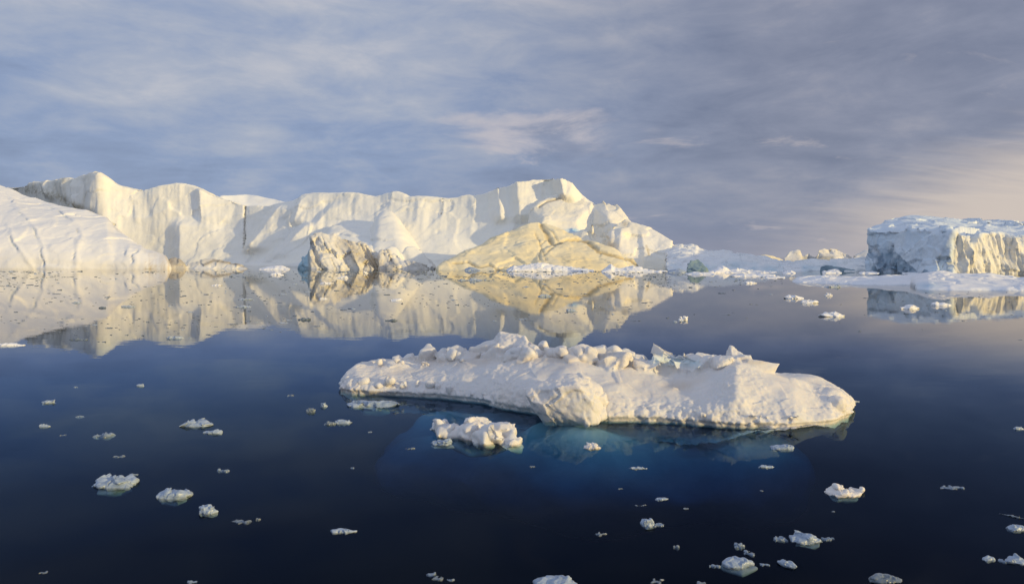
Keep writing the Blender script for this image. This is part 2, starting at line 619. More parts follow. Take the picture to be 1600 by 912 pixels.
def great_wall():
    N = [(10, 293, 500, 490, 580, 1.2), (60, 285, 462, 452, 560, 1.2), (100, 281, 430, 420, 540, 1.2), (125, 277, 410, 400, 520, 1.2),
         (150, 273, 389, 378, 510, 1.2), (156, 274, 386, 368, 500, 1.3), (165, 280, 386, 364, 500, 1.4), (185, 290, 386, 362, 500, 1.6),
         (205, 293, 385, 361, 500, 1.8), (230, 292, 383, 360, 500, 1.8), (245, 289, 380, 358, 490, 1.8), (275, 286, 378, 352, 490, 1.8), (290, 288, 377, 349, 490, 1.8),
         (320, 297, 372, 342, 480, 1.9), (350, 306, 368, 334, 480, 2.0), (384, 319, 362, 324, 470, 2.1), (420, 321, 355, 306, 460, 2.2), (455, 315, 347, 291, 460, 2.3),
         (486, 307, 342, 282, 460, 2.3), (500, 305, 338, 278, 450, 2.3), (540, 302, 331, 272, 450, 2.3), (562, 303, 328, 270, 440, 2.3), (588, 307, 324, 268, 440, 2.4),
         (605, 302, 322, 267, 440, 2.4), (622, 302, 320, 266, 440, 2.4), (634, 307, 318, 266, 440, 2.4), (642, 310, 316, 265, 440, 2.4), (655, 308, 315, 265, 440, 2.5),
         (700, 307, 310, 265, 430, 2.6), (740, 301, 306, 265, 420, 2.7), (757, 297, 304, 265, 420, 2.7), (773, 289, 302, 265, 420, 2.7), (790, 284, 300, 264, 410, 2.6),
         (800, 279, 298, 264, 410, 2.6), (830, 275, 295, 263, 400, 2.6), (862, 273, 292, 262, 400, 2.5), (880, 276, 290, 261, 390, 2.4), (893, 281, 288, 260, 380, 2.2),
         (908, 297, 286, 259, 370, 2.0), (920, 308, 284, 258, 360, 1.8), (935, 317, 282, 256, 350, 1.6), (960, 331, 278, 254, 340, 1.4), (1000, 352, 272, 252, 320, 1.2),
         (1045, 388, 266, 250, 300, 1.0), (1060, 412, 258, 250, 280, 1.0)]
    prims = [tent(N, 420, 40, 20, -4, 2.2)]
    # cone-shaped buttress and lower ribs standing against the wall
    prims.append(hpx([(600, 333, 305), (611, 336, 304)], [(548, 292), (585, 264), (640, 259), (672, 276), (664, 318), (590, 325)]))
    prims.append(hpx([(520, 352, 316), (560, 357, 312), (592, 352, 310)], [(470, 285), (520, 262), (575, 258), (600, 300), (520, 325)]))
    prims.append(hpx([(598, 394, 250), (612, 384, 252), (622, 388, 251)], [(588, 246), (612, 240), (640, 243), (636, 262), (592, 262)]))
    prims.append(hpx([(632, 384, 254), (646, 381, 255), (657, 386, 253), (668, 397, 251)], [(622, 250), (650, 243), (690, 244), (690, 262), (630, 268)]))
    me = remesh(prims, 0.75)
    laplacian(me, 3)
    rough(me, [(0.02, 2.2, 3)], 5)
    co = get_co(me)
    no = get_no(me)
    px, py = pxy(co)
    fr = sm(0.15, -0.25, no[:, 1]) if False else np.clip(-no[:, 1] * 1.6, 0, 1)
    d = np.zeros(len(co))
    for r in [(316, 292, 318, 345, 9, 45, 4.0), (776, 284, 783, 345, 17, 22, 4.2), (806, 276, 812, 345, 15, 45, 5.0), (870, 270, 880, 312, 16, 30, 6.0),
              (442, 320, 392, 392, 16, 40, 6.0), (488, 350, 432, 404, 16, 45, 6.5), (476, 305, 462, 350, 14, 40, 3.5), (289, 346, 287, 420, 26, 62, 5.5),
              (520, 320, 495, 352, 12, 40, 3.0), (232, 296, 240, 336, 8, 30, 0.9), (207, 305, 214, 345, 5, 26, 1.0),
              (692, 310, 689, 342, 4, 22, 0.9), (738, 305, 742, 340, 6, 12, 0.9), (655, 312, 650, 350, 8, 26, 1.2), (560, 306, 556, 330, 7, 30, 0.8),
              (115, 285, 121, 325, 6, 16, 5.0), (70, 288, 78, 310, 8, 14, 4.0), (98, 286, 102, 312, 6, 14, 2.5), (138, 280, 140, 330, 7, 10, 2.5)]:
        d += ridge(px, py, *r)
    # fine vertical fluting
    q = np.stack([px * 0.11, py * 0.008, co[:, 1] * 0.01], 1)
    d += 0.26 * fbm(q, 4, 0.55, 3) * sm(395, 345, py)
    q = np.stack([px * 0.35 + py * 0.03, py * 0.02, 0 * px], 1)
    d += 0.06 * fbm(q, 3, 0.5, 8) * sm(395, 330, py)
    for pl, wd, dp in [([(384, 318), (383, 335), (382, 360), (381, 388)], 1.3, 5.0), ([(692, 308), (689, 340)], 1.2, 1.5), ([(168, 348), (180, 352)], 1.5, 2)]:
        d -= dp * np.clip(1 - pdist(px, py, pl) / wd, 0, 1)
    push(me, d * fr)
    rough(me, [(0.10, 0.35, 5)], 17, facet=[(0.035, 0.6), (0.12, 0.2)])
    co = get_co(me)
    px, py = pxy(co)
    dirt = np.zeros(len(co))
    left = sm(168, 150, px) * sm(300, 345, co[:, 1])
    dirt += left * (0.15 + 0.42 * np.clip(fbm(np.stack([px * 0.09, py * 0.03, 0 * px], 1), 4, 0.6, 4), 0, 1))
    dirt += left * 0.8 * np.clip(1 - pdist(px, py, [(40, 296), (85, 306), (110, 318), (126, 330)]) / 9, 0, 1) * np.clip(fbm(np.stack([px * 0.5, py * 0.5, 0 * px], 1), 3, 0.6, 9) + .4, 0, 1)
    dirt += 0.8 * np.clip(1 - pdist(px, py, [(384, 318), (383, 335), (382, 360), (381, 388)]) / 1.3, 0, 1)
    attr(me, 'dirt', np.clip(dirt, 0, 1))
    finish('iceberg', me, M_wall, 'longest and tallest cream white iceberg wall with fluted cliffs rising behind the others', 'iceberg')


def left_berg():
    N = [(-120, 262, 320, 237, 400, .6), (-60, 275, 305, 237, 380, .6), (0, 288, 297, 237, 370, .6), (20, 292, 294, 237, 360, .6), (60, 305, 288, 237, 350, .6), (100, 318, 280, 236, 340, .6),
         (140, 330, 272, 236, 330, .58), (168, 338, 266, 236, 320, .55), (181, 354, 260, 236, 310, .55), (200, 366, 254, 236, 300, .5), (231, 386, 248, 236, 280, .45),
         (252, 392, 245, 236, 270, .4), (262, 397, 243, 236, 265, .4), (267, 412, 240, 237, 250, .5)]
    me = remesh([tent(N, 260, 50, 14, -3, 2.5)], 0.5)
    laplacian(me, 2)
    rough(me, [(0.03, 1.5, 3)], 2)
    co, no = get_co(me), get_no(me)
    px, py = pxy(co)
    cracks = [[(14, 310), (22, 325), (38, 340), (55, 362), (62, 385), (67, 420)], [(8, 352), (16, 375), (28, 392), (42, 410), (46, 421)], [(118, 350), (122, 365), (116, 385), (114, 421)],
              [(135, 360), (124, 368), (120, 385)], [(198, 385), (194, 397)], [(218, 385), (208, 400), (205, 420)], [(40, 300), (66, 318), (92, 330), (112, 346)]]
    dd = np.zeros(len(co))
    cr = np.zeros(len(co))
    wob = 2.0 * fbm(np.stack([px * .12, py * .12, 0 * px], 1), 3, .5, 6)
    for c in cracks:
        g = np.clip(1 - pdist(px + wob, py + wob * .5, c) / 1.3, 0, 1)
        g = g * sm(-.15, .35, fbm(np.stack([px * .05, py * .05, 0 * px], 1), 3, .5, 15))
        cr = np.maximum(cr, g)
        # one lip of the crack stands higher
        dd += 0.3 * np.clip(1 - pdist(px + wob - 5, py, c) / 6, 0, 1)
    dd -= 0.8 * cr
    co = co + no * dd[:, None] * np.clip(co[:, 2:3] / 1.5 + .3, 0, 1)
    set_co(me, co)
    rough(me, [(0.12, 0.30, 4)], 21, facet=[(0.05, 0.35), (0.3, 0.08)])
    co = get_co(me)
    px, py = pxy(co)
    end = sm(222, 230, px) * sm(389, 396, py)
    attr(me, 'dirt', np.clip(end * (0.35 + 0.5 * fbm(np.stack([px * .3, py * .06, 0 * px], 1), 3, .5, 1)) + cr * 0.06, 0, 1))
    attr(me, 'blue', cr * 0.35)
    finish('iceberg', me, M_snow, 'low snow covered iceberg sloping down from the left edge with cracks across its slope', 'iceberg')


def silty_toe():
    prims = [hpx([(262, 403, 243), (274, 400, 243), (284, 407, 242), (290, 414, 241)], [(258, 236), (292, 236), (294, 248), (258, 248)]),
             hpx([(292, 411, 244), (318, 409, 244), (334, 404, 245), (350, 408, 244), (376, 413, 241), (390, 419, 238)], [(286, 238), (388, 234), (394, 240), (300, 252)])]
    me = remesh(prims, 0.3)
    laplacian(me, 2)
    rough(me, [(0.12, 0.5, 4)], 3, facet=[(0.25, 0.5)])
    co = get_co(me)
    px, py = pxy(co)
    attr(me, 'dirt', np.clip(sm(418, 408, py) * 0.25 + sm(296, 286, px) * .5 + np.clip(1 - pdist(px, py, [(318, 414), (334, 407), (372, 413), (388, 419)]) / 3, 0, 1) * .8, 0, 1))
    finish('iceberg', me, M_dirty, 'low grey brown dirty ice ledge at the foot of the cracked snow slope', 'iceberg')


def silty_pyramid():
    prims = [hpx([(484, 369, 237), (497, 366, 238), (520, 367, 238), (529, 370, 238), (540, 379, 236), (555, 392, 233), (572, 406, 229)],
                 [(480, 232), (486, 226), (545, 225), (592, 227), (596, 240), (560, 250), (484, 250)]),
             hpx([(468, 408, 240), (473, 398, 241), (482, 391, 242)], [(463, 239), (486, 228), (490, 245), (468, 248)]),
             hpx([(530, 372, 246), (545, 374, 246), (570, 381, 245), (573, 389, 244), (592, 398, 243), (602, 408, 241)], [(530, 236), (606, 235), (610, 250), (530, 256)]),
             hpx([(596, 394, 240), (606, 391, 240), (616, 394, 239), (626, 402, 237)], [(584, 231), (628, 230), (632, 242), (590, 248)]),
             hpx([(612, 408, 238), (630, 404, 237), (650, 408, 235), (668, 414, 232), (678, 418, 230)], [(606, 228), (682, 226), (684, 234), (612, 244)])]
    me = remesh(prims, 0.35)
    laplacian(me, 3)
    co, no = get_co(me), get_no(me)
    px, py = pxy(co)
    fr = np.clip(-no[:, 1] * 1.6, 0, 1)
    q = np.stack([px * 0.085 - (py - 366) * 0.04, py * 0.012, 0 * px], 1)
    q[:, 0] += .5 * fbm(q * 1.3 + 3, 3, .5, 2)
    d = 1.3 * fbm(q * 1.4, 4, 0.55, 5) * sm(366, 380, py)
    push(me, d * fr)
    rough(me, [(0.15, 0.7, 4)], 8, facet=[(0.16, 0.7)])
    co = get_co(me)
    px, py = pxy(co)
    dirt = np.clip(1 - pdist(px, py, [(535, 378), (560, 402), (590, 416), (612, 417)]) / 16, 0, 1) * .9
    dirt = np.maximum(dirt, sm(626, 640, px) * sm(404, 410, py) * .8)
    flow = px - 0.55 * (py - 366) * sm(495, 530, px)
    dirt += 0.55 * np.clip(fbm(np.stack([flow * .11, py * .015, 0 * px], 1), 5, .62, 2), 0, 1)
    dirt += 0.4 * np.clip(fbm(np.stack([flow * .4, py * .03, 0 * px], 1), 3, .6, 5) - .2, 0, 1)
    attr(me, 'dirt', np.clip(dirt * .48, 0, 1))
    attr(me, 'blue', sm(487, 478, px) * .8)  # shade of the left face painted in as blue
    finish('iceberg', me, M_dirty, 'small grey streaked pyramid iceberg with a dark silty tail to its right', 'iceberg')


def golden_pyramid():
    prims = [hpx([(810, 352, 246), (826, 347, 247), (845, 347, 249), (858, 350, 250), (890, 367, 246), (925, 383, 240), (960, 400, 233), (990, 406, 229), (1003, 416, 226),
                  (780, 367, 240), (740, 387, 231), (700, 405, 221), (682, 418, 213)],
                 [(680, 211), (740, 203), (800, 203), (870, 206), (950, 213), (1006, 222), (1000, 250), (840, 285), (700, 240)])]
    me = remesh(prims, 0.45)
    laplacian(me, 3)
    co, no = get_co(me), get_no(me)
    px, py = pxy(co)
    wob = 3.0 * fbm(np.stack([px * .06, py * .06, 0 * px], 1), 4, .55, 6)
    # dome-shaped lobe below the dark band on the right
    lobe = ((px - 905) / 72.0) ** 2 + ((py - 420) / 46.0) ** 2
    co = co + no * (2.2 * np.clip(1 - lobe, 0, 1) ** .5)[:, None]
    lines = [[(846, 350), (856, 368), (864, 384), (872, 382), (888, 375), (905, 374), (920, 381), (935, 398), (960, 404), (985, 408), (1005, 418)],
             [(835, 362), (845, 380), (852, 405)], [(850, 352), (862, 362), (873, 380)], [(870, 384), (858, 396), (850, 412)], [(708, 411), (733, 410), (748, 416), (765, 414), (780, 420), (800, 413)], [(850, 352), (852, 372), (846, 395), (842, 416)]]
    g = np.zeros(len(co))
    for k, c in enumerate(lines):
        g = np.maximum(g, np.clip(1 - pdist(px + wob, py + wob * .6, c) / (4.5 if k == 0 else 2.0), 0, 1) * (1 if k in (0, 4) else .55))
    co = co + no * (-0.85 * g)[:, None]
    set_co(me, co)
    rough(me, [(0.05, 0.8, 3), (0.2, 0.28, 4)], 4, facet=[(0.07, 0.4), (0.3, 0.14)])
    co = get_co(me)
    px, py = pxy(co)
    attr(me, 'dirt', np.clip(g * 1.1 + .22 * np.clip(1 - lobe, 0, 1) ** .4, 0, 1))
    finish('iceberg', me, M_gold, 'broad golden pyramid iceberg crossed by dark brown bands, front of the great wall', 'iceberg')


def domed_berg():
    prims = [hpx([(949, 354, 262), (962, 345, 263), (975, 337, 264), (988, 346, 262), (1010, 353, 260), (1027, 360, 258), (1042, 370, 255), (1054, 381, 252), (1062, 398, 248), (1066, 415, 244)],
                 [(930, 246), (980, 238), (1040, 236), (1068, 242), (1066, 262), (1030, 290), (945, 290)]),
             hpx([(880, 372, 268), (893, 364, 268), (905, 360, 267), (915, 357, 266), (935, 364, 265), (950, 372, 262)], [(880, 250), (955, 246), (960, 280), (880, 285)]),
             hpx([(925, 347, 265), (921, 358, 266), (931, 360, 265), (926, 356, 263), (926, 370, 261)], [(918, 262), (934, 262), (926, 270)]),
             hpx([(830, 326, 284), (850, 315, 286), (870, 306, 288), (890, 305, 288), (908, 308, 286), (925, 318, 282), (850, 345, 274), (900, 345, 272)], [(815, 266), (860, 262), (925, 260), (930, 300), (815, 306)]),
             hpx([(920, 322, 284), (935, 318, 282), (950, 315, 280), (963, 318, 278), (972, 330, 274), (988, 344, 270), (950, 340, 270)], [(905, 270), (992, 254), (1000, 290), (910, 300)])]
    me = remesh(prims, 0.5)
    laplacian(me, 3)
    rough(me, [(0.05, 0.8, 3)], 12)
    co, no = get_co(me), get_no(me)
    px, py = pxy(co)
    fr = np.clip(-no[:, 1] * 1.6, 0, 1)
    d = ridge(px, py, 955, 350, 952, 385, 14, 30, 4.0) + ridge(px, py, 968, 355, 964, 400, 7, 30, 2.2) + ridge(px, py, 1002, 365, 1006, 410, 5, 25, 1.6) + ridge(px, py, 850, 335, 846, 360, 12, 40, 2.0)
    d -= 2.0 * np.clip(1 - pdist(px, py, [(843, 324), (855, 316), (880, 310), (900, 309)]) / 2.5, 0, 1)
    push(me, d * fr)
    rough(me, [(0.12, 0.25, 5)], 31, facet=[(0.07, 0.75), (0.3, 0.13)])
    co = get_co(me)
    px, py = pxy(co)
    dirt = np.clip(1 - pdist(px, py, [(843, 324), (855, 316), (880, 310)]) / 2.5, 0, 1) * .7
    dirt = np.maximum(dirt, np.clip(1 - np.hypot((px - 955) / 18, (py - 385) / 22), 0, 1) * .5)
    dirt = np.maximum(dirt, np.clip(1 - np.hypot((px - 977) / 9, (py - 350) / 8), 0, 1) * .6)
    for c in [[(1045, 398), (1052, 408), (1060, 418)], [(1010, 384), (1014, 398)]]:
        dirt = np.maximum(dirt, np.clip(1 - pdist(px, py, c) / 2.5, 0, 1) * .8)
    attr(me, 'dirt', dirt)
    attr(me, 'blue', np.clip(1 - np.hypot((px - 895) / 16, (py - 360) / 5), 0, 1))
    finish('iceberg', me, M_snow if False else M_dome, 'rounded pale gold iceberg dome with a rugged summit behind the banded golden pyramid', 'iceberg')


M_dome = ice_mat('dome_ice', (0.86, 0.80, 0.66), (0.83, 0.80, 0.74), dirt=(0.48, 0.38, 0.22), nscale=0.05, bump=0.35, bscale=0.9, bdist=0.5, auto_dirt=0.12, blue=(0.35, 0.62, 0.85))


def far_snow_cap():
    me = remesh([tent([(325, 322, 560, 520, 640, 1), (345, 306, 580, 520, 640, 1), (385, 303, 590, 520, 650, 1), (430, 309, 580, 520, 640, 1), (470, 322, 560, 520, 640, 1)], 80, 10, 8)], 1.5)
    rough(me, [(0.03, 1.2, 4)], 1)
    finish('iceberg', me, M_far, 'faint pale snow cap showing above the crack of the great ice wall', 'iceberg')


def low_strip():
    N = [(1040, 390, 250, 200, 300, .8), (1060, 382, 252, 199, 300, .8), (1080, 381, 252, 198, 300, .8), (1087, 384, 250, 198, 300, .8), (1092, 389, 248, 198, 300, .8), (1105, 391, 245, 197, 300, .8), (1135, 392, 240, 196, 290, .8),
         (1150, 395, 236, 196, 285, .8), (1175, 400, 230, 195, 280, .8), (1200, 405, 226, 195, 270, .9), (1225, 408.5, 222, 195, 262, .9), (1260, 409.5, 220, 195, 255, .9),
         (1268, 409, 220, 200, 255, .9), (1312, 409, 220, 202, 255, .9), (1320, 410, 220, 195, 255, .9), (1352, 409, 220, 194, 250, .9), (1368, 412, 215, 196, 240, 1)]
    me = remesh([tent(N, 260, 20, 10)], 0.4)
    laplacian(me, 2)
    rough(me, [(0.07, 0.9, 3), (0.25, 0.4, 4)], 7, facet=[(0.15, 0.6)])
    co = get_co(me)
    px, py = pxy(co)
    attr(me, 'blue', np.clip(sm(404, 416, py) * .35 * (fbm(np.stack([px * .05, py * .1, 0 * px], 1), 3, .5, 3) + .3), 0, 1) + np.clip(1 - np.hypot((px - 1178) / 10, (py - 419) / 5), 0, 1) * .5)  # blue shading of the lower front painted in, plus a small blue spot
    finish('ice_shelf', me, M_far, 'long low pale ice strip between the golden dome and the flat-topped iceberg', 'ice strip')

    me = remesh([hpx([(1074, 414, 192), (1080, 407, 193), (1090, 404, 194), (1098, 409, 193), (1104, 417, 191)], [(1070, 188), (1106, 187), (1106, 196), (1072, 198)])], 0.2)
    laplacian(me, 2)
    rough(me, [(0.4, 0.25, 4)], 2, facet=[(0.5, 0.3)])
    finish('ice_block', me, M_teal, 'glassy teal ice block at the right foot of the golden dome', 'ice block')

    me = remesh([hpx([(1282, 416.5, 197), (1292, 414, 198), (1301, 415, 197), (1318, 419, 196), (1345, 422, 195)], [(1274, 194), (1356, 192), (1352, 196), (1290, 199)])], 0.2)
    laplacian(me, 2)
    rough(me, [(0.4, 0.2, 4)], 5, facet=[(0.4, 0.3)])
    finish('ice_block', me, M_teal, 'dark teal low ice block under the left end of the flat-topped iceberg', 'ice block')

    me = remesh([hpx([(1170, 406, 520), (1184, 402, 520), (1190, 398, 522), (1197, 399.5, 520), (1208, 399, 520), (1222, 405, 520)], [(1160, 505), (1230, 505), (1230, 540), (1165, 540)])], 0.6)
    rough(me, [(0.15, 0.6, 3)], 3)
    finish('iceberg', me, M_gold, 'tiny bright sunlit ice peak far off behind the low ice strip', 'iceberg')

    prims = [hpx([(1226, 398, 330), (1232, 391.5, 332), (1242, 390, 333), (1249, 395, 331), (1252, 402, 330)], [(1222, 322), (1256, 322), (1256, 345), (1224, 345)]),
             hpx([(1254, 400, 332), (1262, 394, 334), (1270, 396, 333), (1276, 402, 331)], [(1250, 324), (1280, 324), (1280, 345), (1252, 345)]),
             hpx([(1272, 400, 330), (1279, 389, 332), (1290, 386.5, 334), (1310, 387.5, 334), (1322, 393, 332), (1330, 402, 330)], [(1268, 318), (1334, 318), (1334, 345), (1270, 345)]),
             hpx([(1326, 402, 328), (1334, 395, 330), (1346, 391, 330), (1362, 390, 330), (1376, 400, 328)], [(1322, 316), (1380, 316), (1380, 345), (1324, 345)])]
    me = remesh(prims, 0.5)
    laplacian(me, 3)
    rough(me, [(0.10, 1.3, 4)], 9, facet=[(0.13, 0.9)])
    co = get_co(me)
    px, py = pxy(co)
    attr(me, 'dirt', sm(398, 402, py) * sm(1250, 1258, px) * (1 - sm(1300, 1306, px)) * .7)
    finish('iceberg', me, M_far2, 'knobbly beige grey distant iceberg to the left of the flat-topped one', 'iceberg')


M_far2 = ice_mat('beige_distant_ice', (0.68, 0.64, 0.57), (0.74, 0.73, 0.71), dirt=(0.30, 0.30, 0.28), nscale=0.08, bump=0.3, bscale=0.8, bdist=0.4, auto_dirt=0.35)


def tabular_berg():
    main = [P(1357, 359, 187), P(1358, 400, 187), P(1487, 362, 162), P(1850, 374, 190), P(1384, 342, 222), P(1394, 339, 228), P(1417, 337.3, 228), P(1440, 339, 228), P(1500, 345, 236), P(1600, 350, 245), P(1850, 362, 262),
            P(1420, 353, 178)]
    base = [(1356, 187), (1482, 159.5), (1850, 186), (1375, 250), (1850, 290)]
    prims = [hull([*main, *[P(b[0], None, b[1]) for b in base]])]
    prims.append(hpx([(1488, 362, 162), (1468, 360, 166), (1442, 370, 168), (1420, 386, 171), (1402, 402, 174)], [(1400, 173), (1440, 162), (1484, 159), (1486, 180), (1410, 190)]))
    prims.append(hpx([(1354, 391, 186), (1378, 389, 183), (1398, 393, 180), (1410, 404, 178)], [(1360, 183), (1376, 176), (1420, 172), (1430, 180), (1365, 192)]))
    rnd = random.Random(3)
    for k in range(34):            # snow cornices and broken blocks along the rim and on the plateau
        t = rnd.random()
        px_ = 1358 + t * 250
        Yr = 187 - min(t / .5, 1) * 25 + max(t - .5, 0) * 44 if t < 2 else 0
        Yr += rnd.uniform(0, 3) if k % 2 else rnd.uniform(4, 40)
        top = np.interp(px_, [1357, 1420, 1487, 1600], [358, 357, 361, 366]) if k % 2 else None
        s_ = rnd.uniform(.6, 1.5)
        c = P(px_, top if top is not None else 360, Yr)
        zz = c[2] - .1 if top is not None else np.interp(Yr - 160, [0, 60], [10.0, 17.0]) - 1.2
        prims.append(blob((c[0], c[1], zz), (s_ * 1.3, s_, s_ * .8), rnd, 11, (0, rnd.uniform(-.3, .3), rnd.uniform(0, 3)), .3))
    me = remesh(prims, 0.3)
    laplacian(me, 2)
    co, no = get_co(me), get_no(me)
    px, py = pxy(co)
    fr = np.clip(-no[:, 1] * 1.5, 0, 1)
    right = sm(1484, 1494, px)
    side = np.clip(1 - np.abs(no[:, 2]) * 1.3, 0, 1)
    q = np.stack([px * .13 - (py - 362) * .02, py * .008, 0 * px], 1)
    q[:, 0] += .22 * fbm(q * 1.7, 3, .5, 6)
    d = 0.6 * ridged(q, 4, .55, 4) * right
    d += ridge(px, py, 1572, 366, 1590, 420, 10, 14, 1.6) * right + ridge(px, py, 1512, 375, 1502, 430, 6, 10, 0.8)
    q = np.stack([px * .33 - (py - 362) * .05, py * .03, 0 * px], 1)
    d += 0.22 * ridged(q, 3, .55, 14) * right
    d = d * fr * sm(362, 372, py)
    co, no = get_co(me), get_no(me)
    q = np.stack([co[:, 0] * .12, co[:, 1] * .25, co[:, 2] * .05], 1)
    co = co + no * (side * (1 - right) * .8 * fbm(q, 4, .55, 9))[:, None]
    # drifted lip of snow along the rim
    set_co(me, co)
    rough(me, [(0.08, 0.6, 3), (0.4, 0.10, 3)], 14, facet=[(0.05, 1.1), (0.14, 0.35), (0.35, 0.10)])
    push(me, d)
    co, no = get_co(me), get_no(me)
    px, py = pxy(co)
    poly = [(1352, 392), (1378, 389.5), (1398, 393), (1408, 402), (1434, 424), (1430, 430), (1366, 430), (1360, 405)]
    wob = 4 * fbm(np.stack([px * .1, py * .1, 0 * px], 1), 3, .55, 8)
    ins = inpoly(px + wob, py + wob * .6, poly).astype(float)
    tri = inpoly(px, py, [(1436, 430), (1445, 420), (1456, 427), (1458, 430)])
    attr(me, 'sun_tint', right * side * .6)  # golden sunlight painted onto the right-hand cliff
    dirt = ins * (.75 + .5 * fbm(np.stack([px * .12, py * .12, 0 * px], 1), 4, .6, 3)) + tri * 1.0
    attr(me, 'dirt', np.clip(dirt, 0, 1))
    attr(me, 'blue', np.clip((1 - right) * side * .45 + sm(.4, .8, no[:, 2]) * .25, 0, 1))  # shade of the end wall painted in as blue; top faces slightly bluish
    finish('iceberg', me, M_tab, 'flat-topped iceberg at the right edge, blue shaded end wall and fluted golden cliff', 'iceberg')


def right_floe():
    N = [(1236, 440.3, 112, 111, 114, .6), (1247, 433.5, 116, 109, 122, .6), (1290, 431.5, 114, 105, 124, .55), (1330, 433.8, 109, 102, 122, .55), (1380, 432.5, 107, 99.5, 120, .55), (1424, 431, 104, 98, 118, .55),
         (1430, 430, 103, 87, 118, .6), (1450, 427, 98, 84.5, 116, .6), (1472, 425.5, 98, 84, 115, .6), (1490, 430, 95, 83.5, 114, .55), (1518, 431, 94, 83, 113, .5), (1545, 428.5, 95, 83, 113, .5),
         (1572, 434, 92, 82, 110, .5), (1592, 437, 90, 81.5, 108, .5), (1620, 434, 90, 81, 108, .5), (1700, 433, 88, 79, 106, .5), (1720, 444, 85, 80, 100, .5)]
    me = remesh([tent(N, 240, 22, 12, -1.0)], 0.16)
    laplacian(me, 2)
    rough(me, [(0.15, 0.22, 3), (0.8, 0.05, 3)], 4, facet=[(0.4, 0.12)])
    co = get_co(me)
    px, py = pxy(co)
    attr(me, 'blue', np.clip(1 - np.hypot((px - 1450) / 30, (py - 446) / 8), 0, 1) * .7)  # shade on the left-facing block painted in as a blue patch
    finish('ice_floe', me, M_snow2, 'long flat snowy ice floe lying in front of the flat-topped iceberg', 'ice floe')


M_snow2 = ice_mat('floe_snow_far', (0.86, 0.84, 0.83), (0.80, 0.81, 0.83), dirt=(0.5, 0.4, 0.3), nscale=0.15, bump=0.3, bscale=4, bdist=0.08, blue=(0.42, 0.58, 0.70))


def waterline_ice(name, nodes, label, seed, Y, mat=None):
    N = [(px, py, Y + 3, Y, Y + 8, .6) for px, py in nodes]
    me = remesh([tent(N, 90, 10, 8, -1.0)], 0.18)
    laplacian(me, 1)
    rough(me, [(0.5, 0.16, 3)], seed, facet=[(0.5, 0.22)])
    finish(name, me, mat or M_snow2, label, 'ice floe')


great_wall()
left_berg()
silty_toe()
silty_pyramid()
golden_pyramid()
domed_berg()
far_snow_cap()
low_strip()
tabular_berg()
right_floe()
waterline_ice('ice_floe', [(792, 421), (803, 415), (812, 416), (830, 412), (845, 410), (862, 414), (880, 416), (905, 419), (928, 422)], 'low white ice heap along the foot of the golden pyramid below its peak', 1, 197)
waterline_ice('ice_floe', [(940, 424), (948, 417), (955, 412.5), (961, 419), (985, 416.5), (1000, 418), (1015, 422), (1042, 424)], 'low white ice heap with a pointed left end before the golden dome', 2, 186)
waterline_ice('ice_floe', [(1044, 425), (1054, 421), (1062, 420), (1072, 425)], 'small grey blue ice lump off the right corner of the golden dome', 3, 178, M_small)
waterline_ice('ice_floe', [(1110, 424), (1122, 417), (1130, 415), (1140, 421), (1152, 419), (1165, 423), (1200, 424), (1214, 425)], 'broken white floe edge before the low ice strip, pointed at its left', 4, 176)
waterline_ice('ice_floe', [(727, 421), (734, 418), (742, 419), (750, 421.5)], 'small blue white ice lump at the left foot of the golden pyramid', 5, 203, M_small)
waterline_ice('ice_floe', [(405, 420), (425, 416), (440, 415), (452, 420)], 'low peach lit ice heap at the water left of the streaked pyramid', 6, 222)
waterline_ice('ice_floe', [(1286, 425), (1296, 421), (1308, 421), (1315, 425)], 'white lump floating before the dark teal ice block', 7, 172)
waterline_ice('ice_floe', [(1145, 431), (1165, 427.5), (1188, 426.5), (1210, 431)], 'flat white floe nearer than the pointed floe edge by the low strip', 8, 143)


